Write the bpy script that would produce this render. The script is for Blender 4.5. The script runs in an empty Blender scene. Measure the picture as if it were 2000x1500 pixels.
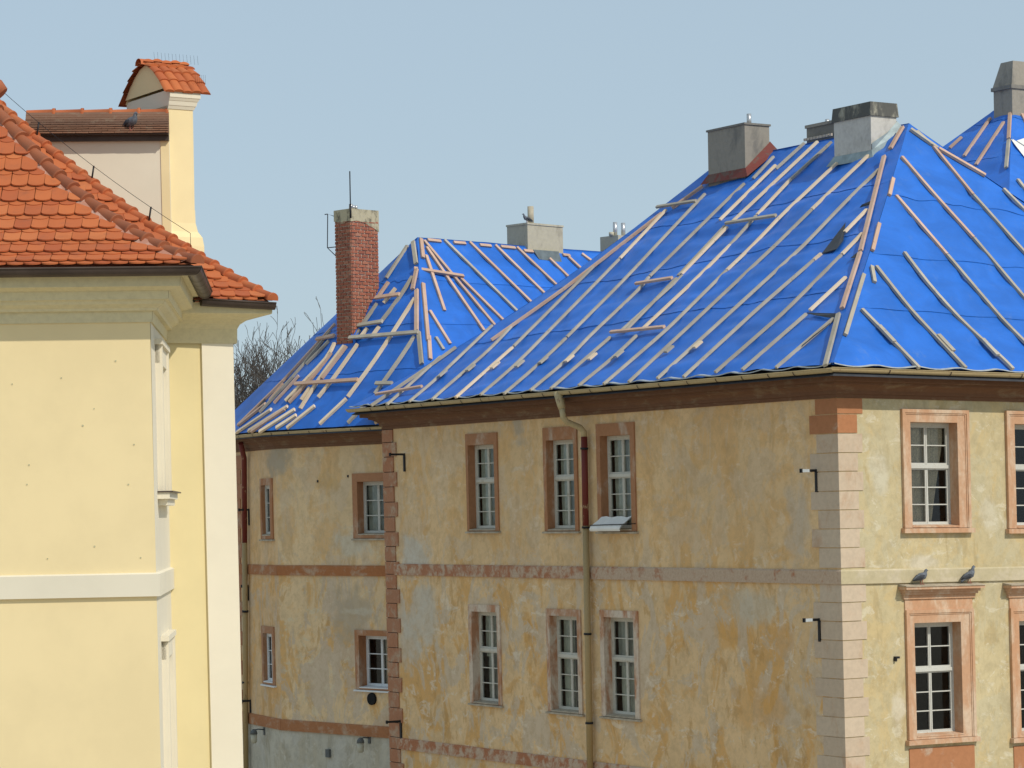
import bpy, math, random
from mathutils import Vector, Matrix, noise
from mathutils.bvhtree import BVHTree
random.seed(7)
sc = bpy.context.scene
COL = sc.collection
V3 = Vector
R_ = math.radians

# ------------------------------------------------------------------ camera, sky, sun
F, ROLL, HY = 5200.0, 0.018, 998.0          # focal length in photo pixels, roll, horizon row
cam_d = bpy.data.cameras.new('camera'); cam = bpy.data.objects.new('camera', cam_d); COL.objects.link(cam)
cam_d.sensor_width = 36.0; cam_d.lens = 36.0 * F / 2000.0
cam_d.shift_y = (HY - 750.0) / 2000.0
cam_d.clip_end = 3000; cam_d.clip_start = 0.5
cam.matrix_world = Matrix.Rotation(R_(90), 4, 'X') @ Matrix.Rotation(-ROLL, 4, 'Z')
sc.camera = cam

SUN_DIR = V3((0.533, -0.518, 0.669)).normalized()
w = bpy.data.worlds.new('World'); sc.world = w; w.use_nodes = True
nt = w.node_tree; bg = nt.nodes['Background']
sky = nt.nodes.new('ShaderNodeTexSky'); sky.sky_type = 'NISHITA'; sky.sun_disc = False
sky.sun_elevation = math.asin(SUN_DIR.z)
sky.sun_rotation = math.atan2(SUN_DIR.x, SUN_DIR.y)
sky.air_density = 1.0; sky.dust_density = 1.0; sky.ozone_density = 2.0; sky.altitude = 200
hz = nt.nodes.new('ShaderNodeMix'); hz.data_type = 'RGBA'; hz.inputs[0].default_value = .75   # a milky, even spring haze over the whole sky
hz.inputs[7].default_value = (4.5, 5.65, 6.5, 1)
nt.links.new(sky.outputs[0], hz.inputs[6]); nt.links.new(hz.outputs[2], bg.inputs[0]); bg.inputs[1].default_value = 0.107
sun_d = bpy.data.lights.new('sun', 'SUN'); sun_d.energy = 2.95; sun_d.angle = R_(0.6); sun_d.color = (1, .93, .82)
sun = bpy.data.objects.new('sun', sun_d); COL.objects.link(sun)
sun.rotation_euler = SUN_DIR.to_track_quat('Z', 'Y').to_euler()
vs = sc.view_settings; vs.view_transform = 'Standard'; vs.look = 'None'; vs.gamma = 1; vs.use_curve_mapping = False
vs.exposure = 0.0

# ------------------------------------------------------------------ picking helpers (photo pixel -> point on a built surface)
_c, _s = math.cos(ROLL), math.sin(ROLL)
def ray(px, py):
    a, b = px - 1000.0, HY - py
    return V3(((a*_c + b*_s)/F, 1.0, (b*_c - a*_s)/F))
def proj(P):
    x, y = F*P.x/P.y, F*P.z/P.y
    return 1000 + x*_c - y*_s, HY - (y*_c + x*_s)
class Fr:
    """a wall's own frame: u to the right along the wall, v up, n outwards"""
    def __init__(s, O, U, V=V3((-.0062, 0, 1))):
        s.O, s.U, s.V = O.copy(), U.normalized(), V.normalized(); s.N = s.U.cross(s.V).normalized()
    def p(s, u, v, n=0.0): return s.O + s.U*u + s.V*v + s.N*n
    def uv(s, px, py, n=0.0):
        d = ray(px, py); q = d*((s.O + s.N*n).dot(s.N)/d.dot(s.N)) - s.O - s.N*n
        uu, vv, uvd = s.U.dot(s.U), s.V.dot(s.V), s.U.dot(s.V)
        a, b = q.dot(s.U), q.dot(s.V); det = uu*vv - uvd*uvd
        return (a*vv - b*uvd)/det, (b*uu - a*uvd)/det
    def rect(s, x0, y0, x1, y1, n=0.0):
        u0, v1 = s.uv(x0, y0, n); u1, v0 = s.uv(x1, y1, n); return (u0, v0, u1, v1)

# ------------------------------------------------------------------ mesh helpers
class MB:
    def __init__(s): s.v, s.f, s.sm = [], [], []
    def face(s, pts, sm=False):
        b = len(s.v); s.v += [tuple(p) for p in pts]; s.f.append(tuple(range(b, b+len(pts)))); s.sm.append(sm); return s
    def hexa(s, p):
        """8 points: four of the bottom loop, four of the top loop"""
        b = len(s.v); s.v += [tuple(q) for q in p]
        for f in ((3,2,1,0),(4,5,6,7),(0,1,5,4),(1,2,6,5),(2,3,7,6),(3,0,4,7)):
            s.f.append(tuple(b+i for i in f)); s.sm.append(False)
        return s
    def box(s, fr, u0, u1, v0, v1, n0, n1):
        return s.hexa([fr.p(u0,v0,n0), fr.p(u1,v0,n0), fr.p(u1,v0,n1), fr.p(u0,v0,n1),
                       fr.p(u0,v1,n0), fr.p(u1,v1,n0), fr.p(u1,v1,n1), fr.p(u0,v1,n1)])
    def grid(s, rows, sm=True):
        b = len(s.v); m = len(rows[0])
        for r in rows: s.v += [tuple(p) for p in r]
        for i in range(len(rows)-1):
            for j in range(m-1):
                s.f.append((b+i*m+j, b+i*m+j+1, b+(i+1)*m+j+1, b+(i+1)*m+j)); s.sm.append(sm)
        return s
    def tube(s, pts, rad, seg=8, caps=True, sm=True, flat=None):
        """round tube through pts; rad a number or list; flat=(axis, factor) squashes"""
        n = len(pts); rad = rad if isinstance(rad, (list, tuple)) else [rad]*n
        b = len(s.v); ref = None
        for i, p in enumerate(pts):
            t = (V3(pts[min(i+1, n-1)]) - V3(pts[max(i-1, 0)])).normalized()
            if ref is None: ref = t.orthogonal().normalized()
            ref = (ref - t*ref.dot(t)).normalized(); bn = t.cross(ref)
            for k in range(seg):
                a = 2*math.pi*k/seg; o = (ref*math.cos(a) + bn*math.sin(a))*rad[i]
                if flat: o -= flat[0]*(o.dot(flat[0])*(1-flat[1]))
                s.v.append(tuple(V3(p) + o))
        for i in range(n-1):
            for k in range(seg):
                s.f.append((b+i*seg+k, b+i*seg+(k+1) % seg, b+(i+1)*seg+(k+1) % seg, b+(i+1)*seg+k)); s.sm.append(sm)
        if caps:
            s.f.append(tuple(b+k for k in reversed(range(seg)))); s.sm.append(False)
            s.f.append(tuple(b+(n-1)*seg+k for k in range(seg))); s.sm.append(False)
        return s
    def mesh(s, name, mat):
        m = bpy.data.meshes.new(name); m.from_pydata(s.v, [], s.f)
        m.polygons.foreach_set('use_smooth', s.sm)
        if mat: m.materials.append(mat)
        m.update(); return m
    def bvh(s): return BVHTree.FromPolygons(s.v, s.f)
def thing(name, label, cat, loc, group=None):
    o = bpy.data.objects.new(name, None); COL.objects.link(o); o.location = loc
    o['label'] = label; o['category'] = cat; o['kind'] = 'thing'
    if group: o['group'] = group
    o.empty_display_size = .3
    return o
def link(o, par):
    COL.objects.link(o)
    if par is not None:
        o.parent = par
        if par.type == 'EMPTY': o.matrix_parent_inverse = Matrix.Translation(-par.location)
    return o
def part(name, mb, mat, par, label=None, kind=None):
    o = bpy.data.objects.new(name, mb.mesh(name, mat))
    if label: o['label'] = label
    if kind: o['kind'] = kind
    return link(o, par)
def piece(name, mesh, M, par):
    o = bpy.data.objects.new(name, mesh); link(o, par); o.matrix_basis = M; return o

# ------------------------------------------------------------------ materials
def lin(r, g, b):
    f = lambda c: c/12.92 if c <= .04045 else ((c+.055)/1.055)**2.4
    return (f(r/255), f(g/255), f(b/255), 1)
class NT:
    def __init__(s, name):
        s.m = bpy.data.materials.new(name); s.m.use_nodes = True; s.t = s.m.node_tree; s.n = s.t.nodes
        s.b = s.n['Principled BSDF']; s.b.inputs['Roughness'].default_value = .85
        s.b.inputs['Specular IOR Level'].default_value = .25
    def add(s, k, **kw):
        x = s.n.new(k)
        for a, v in kw.items(): setattr(x, a, v)
        return x
    def l(s, a, b): s.t.links.new(a, b)
    def pos(s, scale=(1, 1, 1), loc=(0, 0, 0)):
        tc = s.add('ShaderNodeTexCoord'); mp = s.add('ShaderNodeMapping'); s.l(tc.outputs['Object'], mp.inputs[0])
        mp.inputs['Scale'].default_value = scale; mp.inputs['Location'].default_value = loc; return mp.outputs[0]
    def noise(s, scale, detail=4, rough=.55, dist=0, vec=None):
        x = s.add('ShaderNodeTexNoise'); x.inputs['Scale'].default_value = scale; x.inputs['Detail'].default_value = detail
        x.inputs['Roughness'].default_value = rough; x.inputs['Distortion'].default_value = dist
        if vec is not None: s.l(vec, x.inputs['Vector'])
        return x.outputs['Fac']
    def ramp(s, fac, a, b, va=0.0, vb=1.0):
        x = s.add('ShaderNodeMapRange', interpolation_type='SMOOTHSTEP'); s.l(fac, x.inputs[0])
        for i, v in enumerate((a, b, va, vb)): x.inputs[1+i].default_value = v
        return x.outputs[0]
    def math(s, op, a, b=None):
        x = s.add('ShaderNodeMath', operation=op)
        for i, q in enumerate((a, b)):
            if q is None: continue
            if isinstance(q, (int, float)): x.inputs[i].default_value = q
            else: s.l(q, x.inputs[i])
        return x.outputs[0]
    def mix(s, fac, a, b, mode='MIX'):
        x = s.add('ShaderNodeMix', data_type='RGBA', blend_type=mode)
        for q, i in ((fac, 0), (a, 6), (b, 7)):
            if isinstance(q, (int, float)): x.inputs[i].default_value = q
            elif isinstance(q, tuple): x.inputs[i].default_value = q
            else: s.l(q, x.inputs[i])
        return x.outputs[2]
    def bump(s, h, strength, dist=.02):
        x = s.add('ShaderNodeBump'); x.inputs['Strength'].default_value = strength; x.inputs['Distance'].default_value = dist
        s.l(h, x.inputs['Height']); s.l(x.outputs[0], s.b.inputs['Normal'])
    def blob(s, center, radii, edge=.6, wob=.95, nscale=2.1):
        """1 inside a ragged ellipsoid patch (fallen or repaired plaster)"""
        tc = s.add('ShaderNodeTexCoord'); sub = s.add('ShaderNodeVectorMath', operation='SUBTRACT'); s.l(tc.outputs['Object'], sub.inputs[0])
        sub.inputs[1].default_value = center
        dv = s.add('ShaderNodeVectorMath', operation='DIVIDE'); s.l(sub.outputs[0], dv.inputs[0]); dv.inputs[1].default_value = radii
        ln = s.add('ShaderNodeVectorMath', operation='LENGTH'); s.l(dv.outputs[0], ln.inputs[0])
        nz = s.noise(nscale, 5, .6, vec=s.pos())
        d = s.math('ADD', ln.outputs['Value'], s.math('MULTIPLY', s.math('SUBTRACT', nz, .5), wob*2))
        return s.ramp(d, 1.0, 1.0-edge)
    def col(s, c): s.l(c, s.b.inputs['Base Color']) if not isinstance(c, tuple) else setattr(s.b.inputs['Base Color'], 'default_value', c)

def m_simple(name, rgb, rough=.8, var=.12, scale=6, metal=0, spec=.25, bump=0, streak=None):
    k = NT(name); a = tuple(c*(1-var) for c in rgb[:3])+(1,); b = tuple(min(1, c*(1+var)) for c in rgb[:3])+(1,)
    f = k.noise(scale, 5, .6, vec=k.pos(streak or (1, 1, 1)))
    k.col(k.mix(k.ramp(f, .3, .7), a, b)); k.b.inputs['Roughness'].default_value = rough; k.b.inputs['Metallic'].default_value = metal
    k.b.inputs['Specular IOR Level'].default_value = spec
    if bump: k.bump(f, bump)
    return k.m
def m_plaster(name, tan, ochre, grey, pale, patches=(), seed=0, ocamt=.8, gamt=.75, zgate=(-.4, -2.0, .48)):
    """old lime plaster: coats of ochre and tan, washed off in ragged grey and pale patches"""
    k = NT(name); L = (seed*13.1, seed*7.7, seed*3.3); f = lambda c, m: tuple(min(1, x*m) for x in c[:3])+(1,)
    tc = k.add('ShaderNodeTexCoord'); sx = k.add('ShaderNodeSeparateXYZ'); k.l(tc.outputs['Object'], sx.inputs[0])
    gate = k.ramp(sx.outputs['Z'], zgate[0], zgate[1], zgate[2], 1.0)
    big = k.noise(.33, 5, .6, .6, k.pos((1, 1, .8), L))
    nA = k.noise(.95, 9, .66, .9, k.pos((1, 1, .62), L)); nB = k.noise(1.15, 9, .68, .8, k.pos((1, 1, .7), (L[0]+31, L[1], L[2])))
    nC = k.noise(2.3, 8, .7, .6, k.pos((1, 1, 1.5), (L[0], L[1]+17, 0))); nD = k.noise(2.0, 7, .7, .5, k.pos((1, 1, .45), (L[0]+5, L[1]+3, 9)))
    mot = k.noise(4.5, 8, .75, .3, k.pos()); fine = k.noise(22, 4, .7, 0, k.pos())
    c = k.mix(k.ramp(big, .35, .65), f(tan, .94), f(tan, 1.08))
    c = k.mix(k.math('MULTIPLY', k.math('MULTIPLY', k.ramp(nA, .49, .565), ocamt), gate), c, ochre)
    c = k.mix(k.math('MULTIPLY', k.ramp(nD, .53, .61, 0, .6), gate), c, f(ochre, .74))
    c = k.mix(k.math('MULTIPLY', k.math('MULTIPLY', k.ramp(nB, .505, .56), gamt), gate), c, grey)
    c = k.mix(k.math('MULTIPLY', k.ramp(nC, .56, .63, 0, .6), gate), c, pale)
    for (cen, rad, colr, amt) in patches:
        c = k.mix(k.math('MULTIPLY', k.blob(cen, rad), amt), c, colr)
    c = k.mix(k.ramp(mot, .42, .66, .0, .38), c, f(tan, .58)); c = k.mix(k.ramp(fine, .5, .8, 0, .22), c, f(tan, .6))
    k.col(c); k.b.inputs['Roughness'].default_value = .93; k.b.inputs['Specular IOR Level'].default_value = .12
    k.bump(k.math('ADD', k.math('ADD', mot, k.math('MULTIPLY', fine, .3)), k.math('MULTIPLY', k.ramp(nB, .51, .61), .5)), .3, .02); return k.m
def m_peel(name, paint, bare, lo, hi, stretch=(1, 1, 1), scale=3.2, rough=.85, bump=.2, var=.16, grad=None):
    """paint worn through to what is below it"""
    k = NT(name); f = k.noise(scale, 7, .68, .3, k.pos(stretch)); g = k.noise(scale*5, 4, .6, 0, k.pos())
    if grad:       # more of the paint is gone towards one end
        tc = k.add('ShaderNodeTexCoord'); sx = k.add('ShaderNodeSeparateXYZ'); k.l(tc.outputs['Object'], sx.inputs[0]); f = k.math('ADD', f, k.ramp(sx.outputs['X'], grad[0], grad[1], 0, grad[2]))
    oi = k.add('ShaderNodeObjectInfo'); c = k.mix(k.ramp(f, lo, hi), paint, bare); c = k.mix(k.ramp(oi.outputs['Random'], 0, 1, 0, var), c, tuple(x*.72 for x in bare[:3])+(1,)); c = k.mix(k.ramp(g, .3, .8, 0, .3), c, tuple(x*.55 for x in paint[:3])+(1,))
    k.col(c); k.b.inputs['Roughness'].default_value = rough; k.bump(f, bump); return k.m
def m_tarp(name, base):
    k = NT(name); n1 = k.noise(.9, 5, .6, .6, k.pos((1, 1, 1.6))); weave = k.noise(42, 2, .5, 0, k.pos((1, 1, 1)))
    dirt = k.noise(3.0, 6, .7, .4, k.pos((1, 1, .4)))
    c = k.mix(k.ramp(n1, .3, .72), tuple(x*.82 for x in base[:3])+(1,), tuple(min(1, x*1.12) for x in base[:3])+(1,))
    oi = k.add('ShaderNodeObjectInfo'); c = k.mix(k.ramp(oi.outputs['Random'], 0, 1, 0, .22), c, tuple(x*.72 for x in base[:3])+(1,))
    c = k.mix(k.ramp(dirt, .55, .78, 0, .30), c, (.17, .26, .43, 1))
    k.col(c); k.b.inputs['Roughness'].default_value = .45; k.b.inputs['Specular IOR Level'].default_value = .32
    k.bump(k.math('ADD', k.math('MULTIPLY', weave, .35), n1), .16, .03); return k.m
def m_wood(name, a, b):
    k = NT(name); oi = k.add('ShaderNodeObjectInfo'); f = k.noise(14, 4, .6, 0, k.pos((1, 1, 1)))
    g = k.noise(1.6, 3, .6, 0, k.pos())
    c = k.mix(k.ramp(g, .3, .7), a, b); c = k.mix(k.ramp(oi.outputs['Random'], 0, 1, 0, .35), c, tuple(x*.62 for x in a[:3])+(1,))
    c = k.mix(k.ramp(f, .6, .74, 0, .6), c, tuple(x*.4 for x in a[:3])+(1,)); k.col(c); k.bump(f, .2, .01); return k.m
def m_fired(name, cols, dirt, scale=7):
    """fired clay pieces, each its own shade"""
    k = NT(name); oi = k.add('ShaderNodeObjectInfo'); cr = k.add('ShaderNodeValToRGB'); k.l(oi.outputs['Random'], cr.inputs[0])
    e = cr.color_ramp.elements; e[0].color = cols[0]; e[1].color = cols[-1]
    for i, cc in enumerate(cols[1:-1]): e.new((i+1)/(len(cols)-1)).color = cc
    tc = k.add('ShaderNodeTexCoord'); ge = k.add('ShaderNodeNewGeometry')
    f = k.noise(scale, 5, .65, 0, ge.outputs['Position']); f2 = k.noise(1.3, 4, .6, 0, ge.outputs['Position'])
    c = k.mix(k.ramp(f, .5, .78, 0, .55), cr.outputs[0], dirt); c = k.mix(k.ramp(f2, .5, .75, 0, .3), c, tuple(x*.6 for x in cols[0][:3])+(1,))
    k.col(c); k.bump(f, .2, .01); k.b.inputs['Roughness'].default_value = .8; return k.m
def m_glass(name):
    k = NT(name); out = k.n['Material Output']; tr = k.add('ShaderNodeBsdfTransparent'); gl = k.add('ShaderNodeBsdfGlossy')
    tr.inputs[0].default_value = (.92, .95, .93, 1); gl.inputs['Roughness'].default_value = .03; gl.inputs[0].default_value = (.9, .95, 1, 1)
    fr = k.add('ShaderNodeFresnel'); fr.inputs[0].default_value = 1.5; mx = k.add('ShaderNodeMixShader')
    nz = k.noise(1.3, 2, .5, 0, k.pos()); bp = k.add('ShaderNodeBump'); bp.inputs['Strength'].default_value = .12; bp.inputs['Distance'].default_value = .02
    k.l(nz, bp.inputs['Height']); k.l(bp.outputs[0], gl.inputs['Normal'])
    k.l(fr.outputs[0], mx.inputs[0]); k.l(tr.outputs[0], mx.inputs[1]); k.l(gl.outputs[0], mx.inputs[2]); k.l(mx.outputs[0], out.inputs[0]); return k.m
def m_curtain(name, rgb, pattern=0):
    k = NT(name); f = k.noise(38 if pattern else 5, 3, .6, 0, k.pos()); a = tuple(c*(.7 if pattern else .8) for c in rgb[:3])+(1,)
    k.col(k.mix(k.ramp(f, .42, .58), a, rgb)); k.b.inputs['Roughness'].default_value = .95
    tl = k.add('ShaderNodeBsdfTranslucent'); tl.inputs[0].default_value = rgb; mx = k.add('ShaderNodeMixShader'); mx.inputs[0].default_value = .3
    k.l(k.b.outputs[0], mx.inputs[1]); k.l(tl.outputs[0], mx.inputs[2]); k.l(mx.outputs[0], k.n['Material Output'].inputs[0]); return k.m

# ------------------------------------------------------------------ frames of the two blue-roofed houses
C = ray(1640, 990)*50.0; C.z = 0
aL = math.atan(3350/F)
dL = V3((-math.sin(aL), math.cos(aL), 0)); dR = V3((math.cos(aL), math.sin(aL), 0))
FL = Fr(C, -dL)                               # long shaded wall (u<0 to the far end)
FRt = Fr(C, dR + V3((0, 0, -.012)))           # sunlit end wall
LEN = 17.0; GZ = -10.3
aB = math.atan(5000/F)
dB = V3((-math.sin(aB), math.cos(aB), 0)); dW = V3((math.cos(aB), math.sin(aB), 0))
J = ray(752, 1000)*65.0; J.z = 0
FB = Fr(J, -dB)
jA = FB.p(FB.uv(541, 1000)[0], 0); jA.z = 0
aA = math.atan(2300/F); dA = V3((-math.sin(aA), math.cos(aA), 0))
FA = Fr(jA, -dA)

def onL(x, y): u, v = FL.uv(x, y); return tuple(FL.p(u, v))
def onR(x, y): u, v = FRt.uv(x, y); return tuple(FRt.p(u, v))
def onB(x, y): u, v = FB.uv(x, y); return tuple(FB.p(u, v))

GREY = (.37, .345, .275, 1); PALE = (.46, .435, .35, 1); ORNG = (.68, .385, .13, 1)
M = {}
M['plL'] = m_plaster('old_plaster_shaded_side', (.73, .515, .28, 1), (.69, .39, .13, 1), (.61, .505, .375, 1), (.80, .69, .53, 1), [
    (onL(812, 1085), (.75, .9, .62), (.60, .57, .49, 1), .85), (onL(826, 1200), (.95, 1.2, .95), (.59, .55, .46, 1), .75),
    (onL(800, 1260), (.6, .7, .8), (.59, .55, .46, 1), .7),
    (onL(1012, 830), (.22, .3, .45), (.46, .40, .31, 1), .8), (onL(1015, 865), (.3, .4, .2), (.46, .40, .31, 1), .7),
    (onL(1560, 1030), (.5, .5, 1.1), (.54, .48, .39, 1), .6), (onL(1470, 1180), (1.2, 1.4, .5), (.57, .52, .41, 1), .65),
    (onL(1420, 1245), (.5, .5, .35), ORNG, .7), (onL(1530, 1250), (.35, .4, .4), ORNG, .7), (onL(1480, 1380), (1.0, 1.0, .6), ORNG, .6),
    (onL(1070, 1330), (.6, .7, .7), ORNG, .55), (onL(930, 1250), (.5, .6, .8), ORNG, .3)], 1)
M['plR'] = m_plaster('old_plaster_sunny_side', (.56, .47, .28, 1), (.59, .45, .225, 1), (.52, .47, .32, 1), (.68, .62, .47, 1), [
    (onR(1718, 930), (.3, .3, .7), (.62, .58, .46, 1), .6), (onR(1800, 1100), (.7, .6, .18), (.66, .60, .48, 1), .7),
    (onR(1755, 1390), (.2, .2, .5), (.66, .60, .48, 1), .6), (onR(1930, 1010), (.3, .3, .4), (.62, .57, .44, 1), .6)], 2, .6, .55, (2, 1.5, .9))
M['plW'] = m_plaster('old_plaster_wing', (.74, .55, .32, 1), (.69, .40, .14, 1), (.58, .48, .365, 1), (.68, .59, .41, 1), [
    (onB(540, 890), (.75, .75, .55), (.42, .365, .28, 1), .9), (onB(525, 915), (.35, .4, .5), (.46, .41, .31, 1), .85),
    (onB(690, 1060), (.9, .9, .45), (.60, .56, .45, 1), .75), (onB(690, 1200), (1.0, 1.0, 1.0), (.45, .38, .28, 1), .8),
    (onB(700, 1195), (.8, .8, .12), (.58, .52, .40, 1), .7), (onB(640, 940), (.5, .5, .4), (.58, .36, .13, 1), .5)], 3)
M['plGrey'] = m_plaster('grey_render', (.52, .49, .40, 1), (.49, .44, .33, 1), (.54, .52, .45, 1), (.62, .60, .52, 1), (), 4)
M['band'] = m_peel('worn_terracotta_paint', (.42, .165, .075, 1), (.56, .43, .31, 1), .42, .60, (1, 1, .9), 4.2, grad=(-1, 5.5, .16))
M['bandw'] = m_peel('terracotta_paint_wing', (.40, .16, .06, 1), (.48, .33, .22, 1), .48, .68, (1, 1, 1.6), 2.4)
M['cornice'] = m_peel('brown_cornice_paint', (.165, .078, .042, 1), (.24, .165, .10, 1), .50, .72, (1, 1, 3), 2.0)
M['surL'] = m_peel('terracotta_surround', (.40, .185, .085, 1), (.52, .40, .30, 1), .50, .70, (1, 1, .5), 2.0)
M['surL2'] = m_peel('faded_surround', (.46, .21, .10, 1), (.66, .56, .44, 1), .38, .56, (1, 1, .4), 2.2)
M['surR'] = m_peel('pale_terracotta_surround', (.56, .315, .18, 1), (.66, .51, .37, 1), .43, .66, (1, 1, .4), 2.6)
M['quR'] = m_peel('terracotta_quoin', (.44, .19, .085, 1), (.52, .40, .30, 1), .56, .74, (1, 1, 1), 2.2)
M['quP'] = m_peel('faded_quoin', (.60, .485, .36, 1), (.50, .33, .21, 1), .50, .76, (1, 1, .7), 2.0)
M['quL'] = m_peel('weathered_quoin', (.42, .19, .10, 1), (.48, .36, .25, 1), .48, .68, (1, 1, 1), 3.0)
M['joint'] = m_simple('dark_joint', (.09, .06, .045), .95)
M['gutter'] = m_peel('buff_gutter_paint', (.50, .40, .22, 1), (.22, .10, .06, 1), .60, .70, (1, 1, 1), 3.4, .55)
M['pipered'] = m_peel('red_oxide_pipe', (.16, .030, .022, 1), (.45, .34, .2, 1), .60, .66, (1, 1, .5), 9, .5, .2, 0)
M['pipe'] = m_peel('buff_pipe', (.42, .31, .15, 1), (.25, .11, .06, 1), .64, .70, (1, 1, .5), 6, .5)
M['iron'] = m_simple('black_iron', (.018, .018, .02), .5)
M['white'] = m_peel('old_white_window_paint', (.60, .60, .55, 1), (.40, .33, .24, 1), .60, .74, (1, 1, .6), 6, .6)
M['whiteL'] = m_peel('weathered_window_paint', (.62, .60, .52, 1), (.42, .36, .26, 1), .56, .72, (1, 1, .6), 6, .6)
M['white2'] = m_simple('white_window_paint', (.68, .70, .70), .5, .06)
M['sill'] = m_simple('grey_sill', (.42, .36, .27), .85, .2)
M['glass'] = m_glass('window_glass')
M['dark'] = m_simple('dark_room', (.035, .032, .03), .95)
M['cur'] = m_curtain('pale_net_curtain', (.80, .80, .66, 1)); M['cur2'] = m_curtain('lace_curtain', (.90, .76, .56, 1), 1)
M['curw'] = m_curtain('grey_net_curtain', (.60, .61, .52, 1))
M['tarp'] = m_tarp('blue_tarpaulin', (.022, .158, .62, 1))
M['under'] = m_simple('dark_sheet', (.05, .055, .065), .7)
M['hem'] = m_simple('pale_tarp_hem', (.42, .46, .48), .5)
M['wf'] = m_wood('fresh_batten_wood', (.80, .62, .42, 1), (.88, .72, .52, 1))
M['wp'] = m_wood('pinkish_batten_wood', (.58, .38, .27, 1), (.66, .47, .36, 1))
M['wg'] = m_wood('grey_batten_wood', (.40, .36, .29, 1), (.52, .47, .38, 1))
M['conc'] = m_peel('grey_chimney_render', (.33, .30, .25, 1), (.19, .18, .16, 1), .48, .70, (1, 1, .45), 2.2)
M['concD'] = m_peel('dark_chimney_render', (.20, .19, .17, 1), (.29, .27, .23, 1), .45, .72, (1, 1, .4), 2.0)
M['concC'] = m_peel('cream_chimney_render', (.54, .50, .38, 1), (.34, .31, .24, 1), .50, .72, (1, 1, .5), 2.4)
M['concW'] = m_peel('pale_chimney_render', (.60, .58, .53, 1), (.44, .42, .38, 1), .48, .70, (1, 1, .6), 2.6)
M['capst'] = m_peel('mossy_cap', (.11, .11, .10, 1), (.40, .38, .30, 1), .50, .66, (1, 1, .3), 3.2)
M['zinc'] = m_simple('zinc_sheet', (.30, .36, .37), .55, .2, 4, .3)
M['lead'] = m_simple('dark_lead_sheet', (.13, .16, .17), .6, .2, 4)
M['rustsh'] = m_peel('rusty_red_sheet', (.20, .05, .04, 1), (.16, .10, .08, 1), .5, .6, (1, 1, 1), 3, .7)
M['steel'] = m_simple('flue_steel', (.55, .56, .57), .35, .08, 5, .7)
M['pot'] = m_simple('clay_flue', (.45, .40, .30), .8)
M['brick'] = m_fired('chimney_brick', [(.30, .095, .055, 1), (.36, .12, .07, 1), (.25, .08, .05, 1), (.38, .15, .09, 1)], (.42, .33, .25, 1), 9)
M['mortar'] = m_simple('lime_mortar', (.50, .42, .33), .95, .25, 14)
M['tile'] = m_fired('orange_roof_tile', [(.47, .128, .044, 1), (.52, .15, .05, 1), (.41, .105, .04, 1), (.54, .17, .06, 1)], (.27, .10, .055, 1), 5)
M['ridge'] = m_fired('brown_ridge_tile', [(.32, .10, .045, 1), (.36, .12, .055, 1), (.29, .085, .04, 1)], (.26, .12, .07, 1), 8)
M['ridgeO'] = m_fired('orange_ridge_tile', [(.52, .15, .055, 1), (.47, .13, .05, 1), (.56, .18, .07, 1)], (.38, .16, .08, 1), 8)
M['oldtile'] = m_fired('weathered_tile', [(.20, .11, .07, 1), (.25, .13, .08, 1), (.17, .10, .07, 1)], (.30, .24, .17, 1), 10)
M['pink'] = m_peel('pink_mortar_fillet', (.52, .24, .16, 1), (.62, .46, .38, 1), .5, .66, (1, 1, 1), 9)
M['ycream'] = m_simple('cream_stucco', (.83, .68, .39), .9, .035, 1.2, bump=.05)
M['ypil'] = m_simple('pale_cream_trim', (.75, .69, .55), .9, .03, 1.2)
M['yyel'] = m_simple('warm_yellow_stucco', (.715, .605, .335), .9, .035, 1.1)
M['ytrim'] = m_peel('cornice_cream', (.74, .66, .42, 1), (.55, .48, .30, 1), .60, .80, (1, 1, 2.5), 3.2, .9, .1)
M['bgut'] = m_simple('dark_brown_gutter', (.075, .055, .045), .45, .2, 3, .2)
M['plug'] = m_simple('old_wall_plug', (.50, .47, .30), .9)
M['bark'] = m_simple('bare_bark', (.105, .092, .08), .95, .25, 8)
M['ground'] = m_simple('courtyard_paving', (.43, .37, .28), .95, .25, .6)
M['board'] = m_simple('white_board', (.78, .77, .72), .6, .05)
M['pig'] = m_simple('grey_plumage', (.13, .145, .17), .8, .3, 22); M['pigd'] = m_simple('dark_plumage', (.045, .05, .06), .7, .3, 20)
M['pink2'] = m_simple('pigeon_leg', (.35, .12, .09), .7)
M['black'] = m_simple('vent_black', (.012, .012, .012), .9)
M['lampg'] = m_simple('lamp_grey', (.12, .13, .13), .6); M['lampw'] = m_simple('lamp_frosted_glass', (.45, .43, .33), .3)

# ------------------------------------------------------------------ ground
g = MB(); g.face([(-900, -80, GZ), (900, -80, GZ), (900, 2200, GZ), (-900, 2200, GZ)])
o = part('ground', g, M['ground'], None); o['kind'] = 'structure'

# ------------------------------------------------------------------ building pieces
def wall(fr, u0, u1, v0, v1, holes, name, mat, par):
    us = sorted({u0, u1, *[h[0] for h in holes], *[h[2] for h in holes]}); vv = sorted({v0, v1, *[h[1] for h in holes], *[h[3] for h in holes]})
    us = [u for u in us if u0 <= u <= u1]; vv = [v for v in vv if v0 <= v <= v1]
    mb = MB()
    for i in range(len(us)-1):
        for j in range(len(vv)-1):
            cu, cv = (us[i]+us[i+1])/2, (vv[j]+vv[j+1])/2
            if any(h[0] < cu < h[2] and h[1] < cv < h[3] for h in holes): continue
            mb.face([fr.p(us[i], vv[j]), fr.p(us[i+1], vv[j]), fr.p(us[i+1], vv[j+1]), fr.p(us[i], vv[j+1])])
    return part(name, mb, mat, par)
def inset(r, d=.035): return (r[0]+d, r[1]+d, r[2]-d, r[3]-d)

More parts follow.
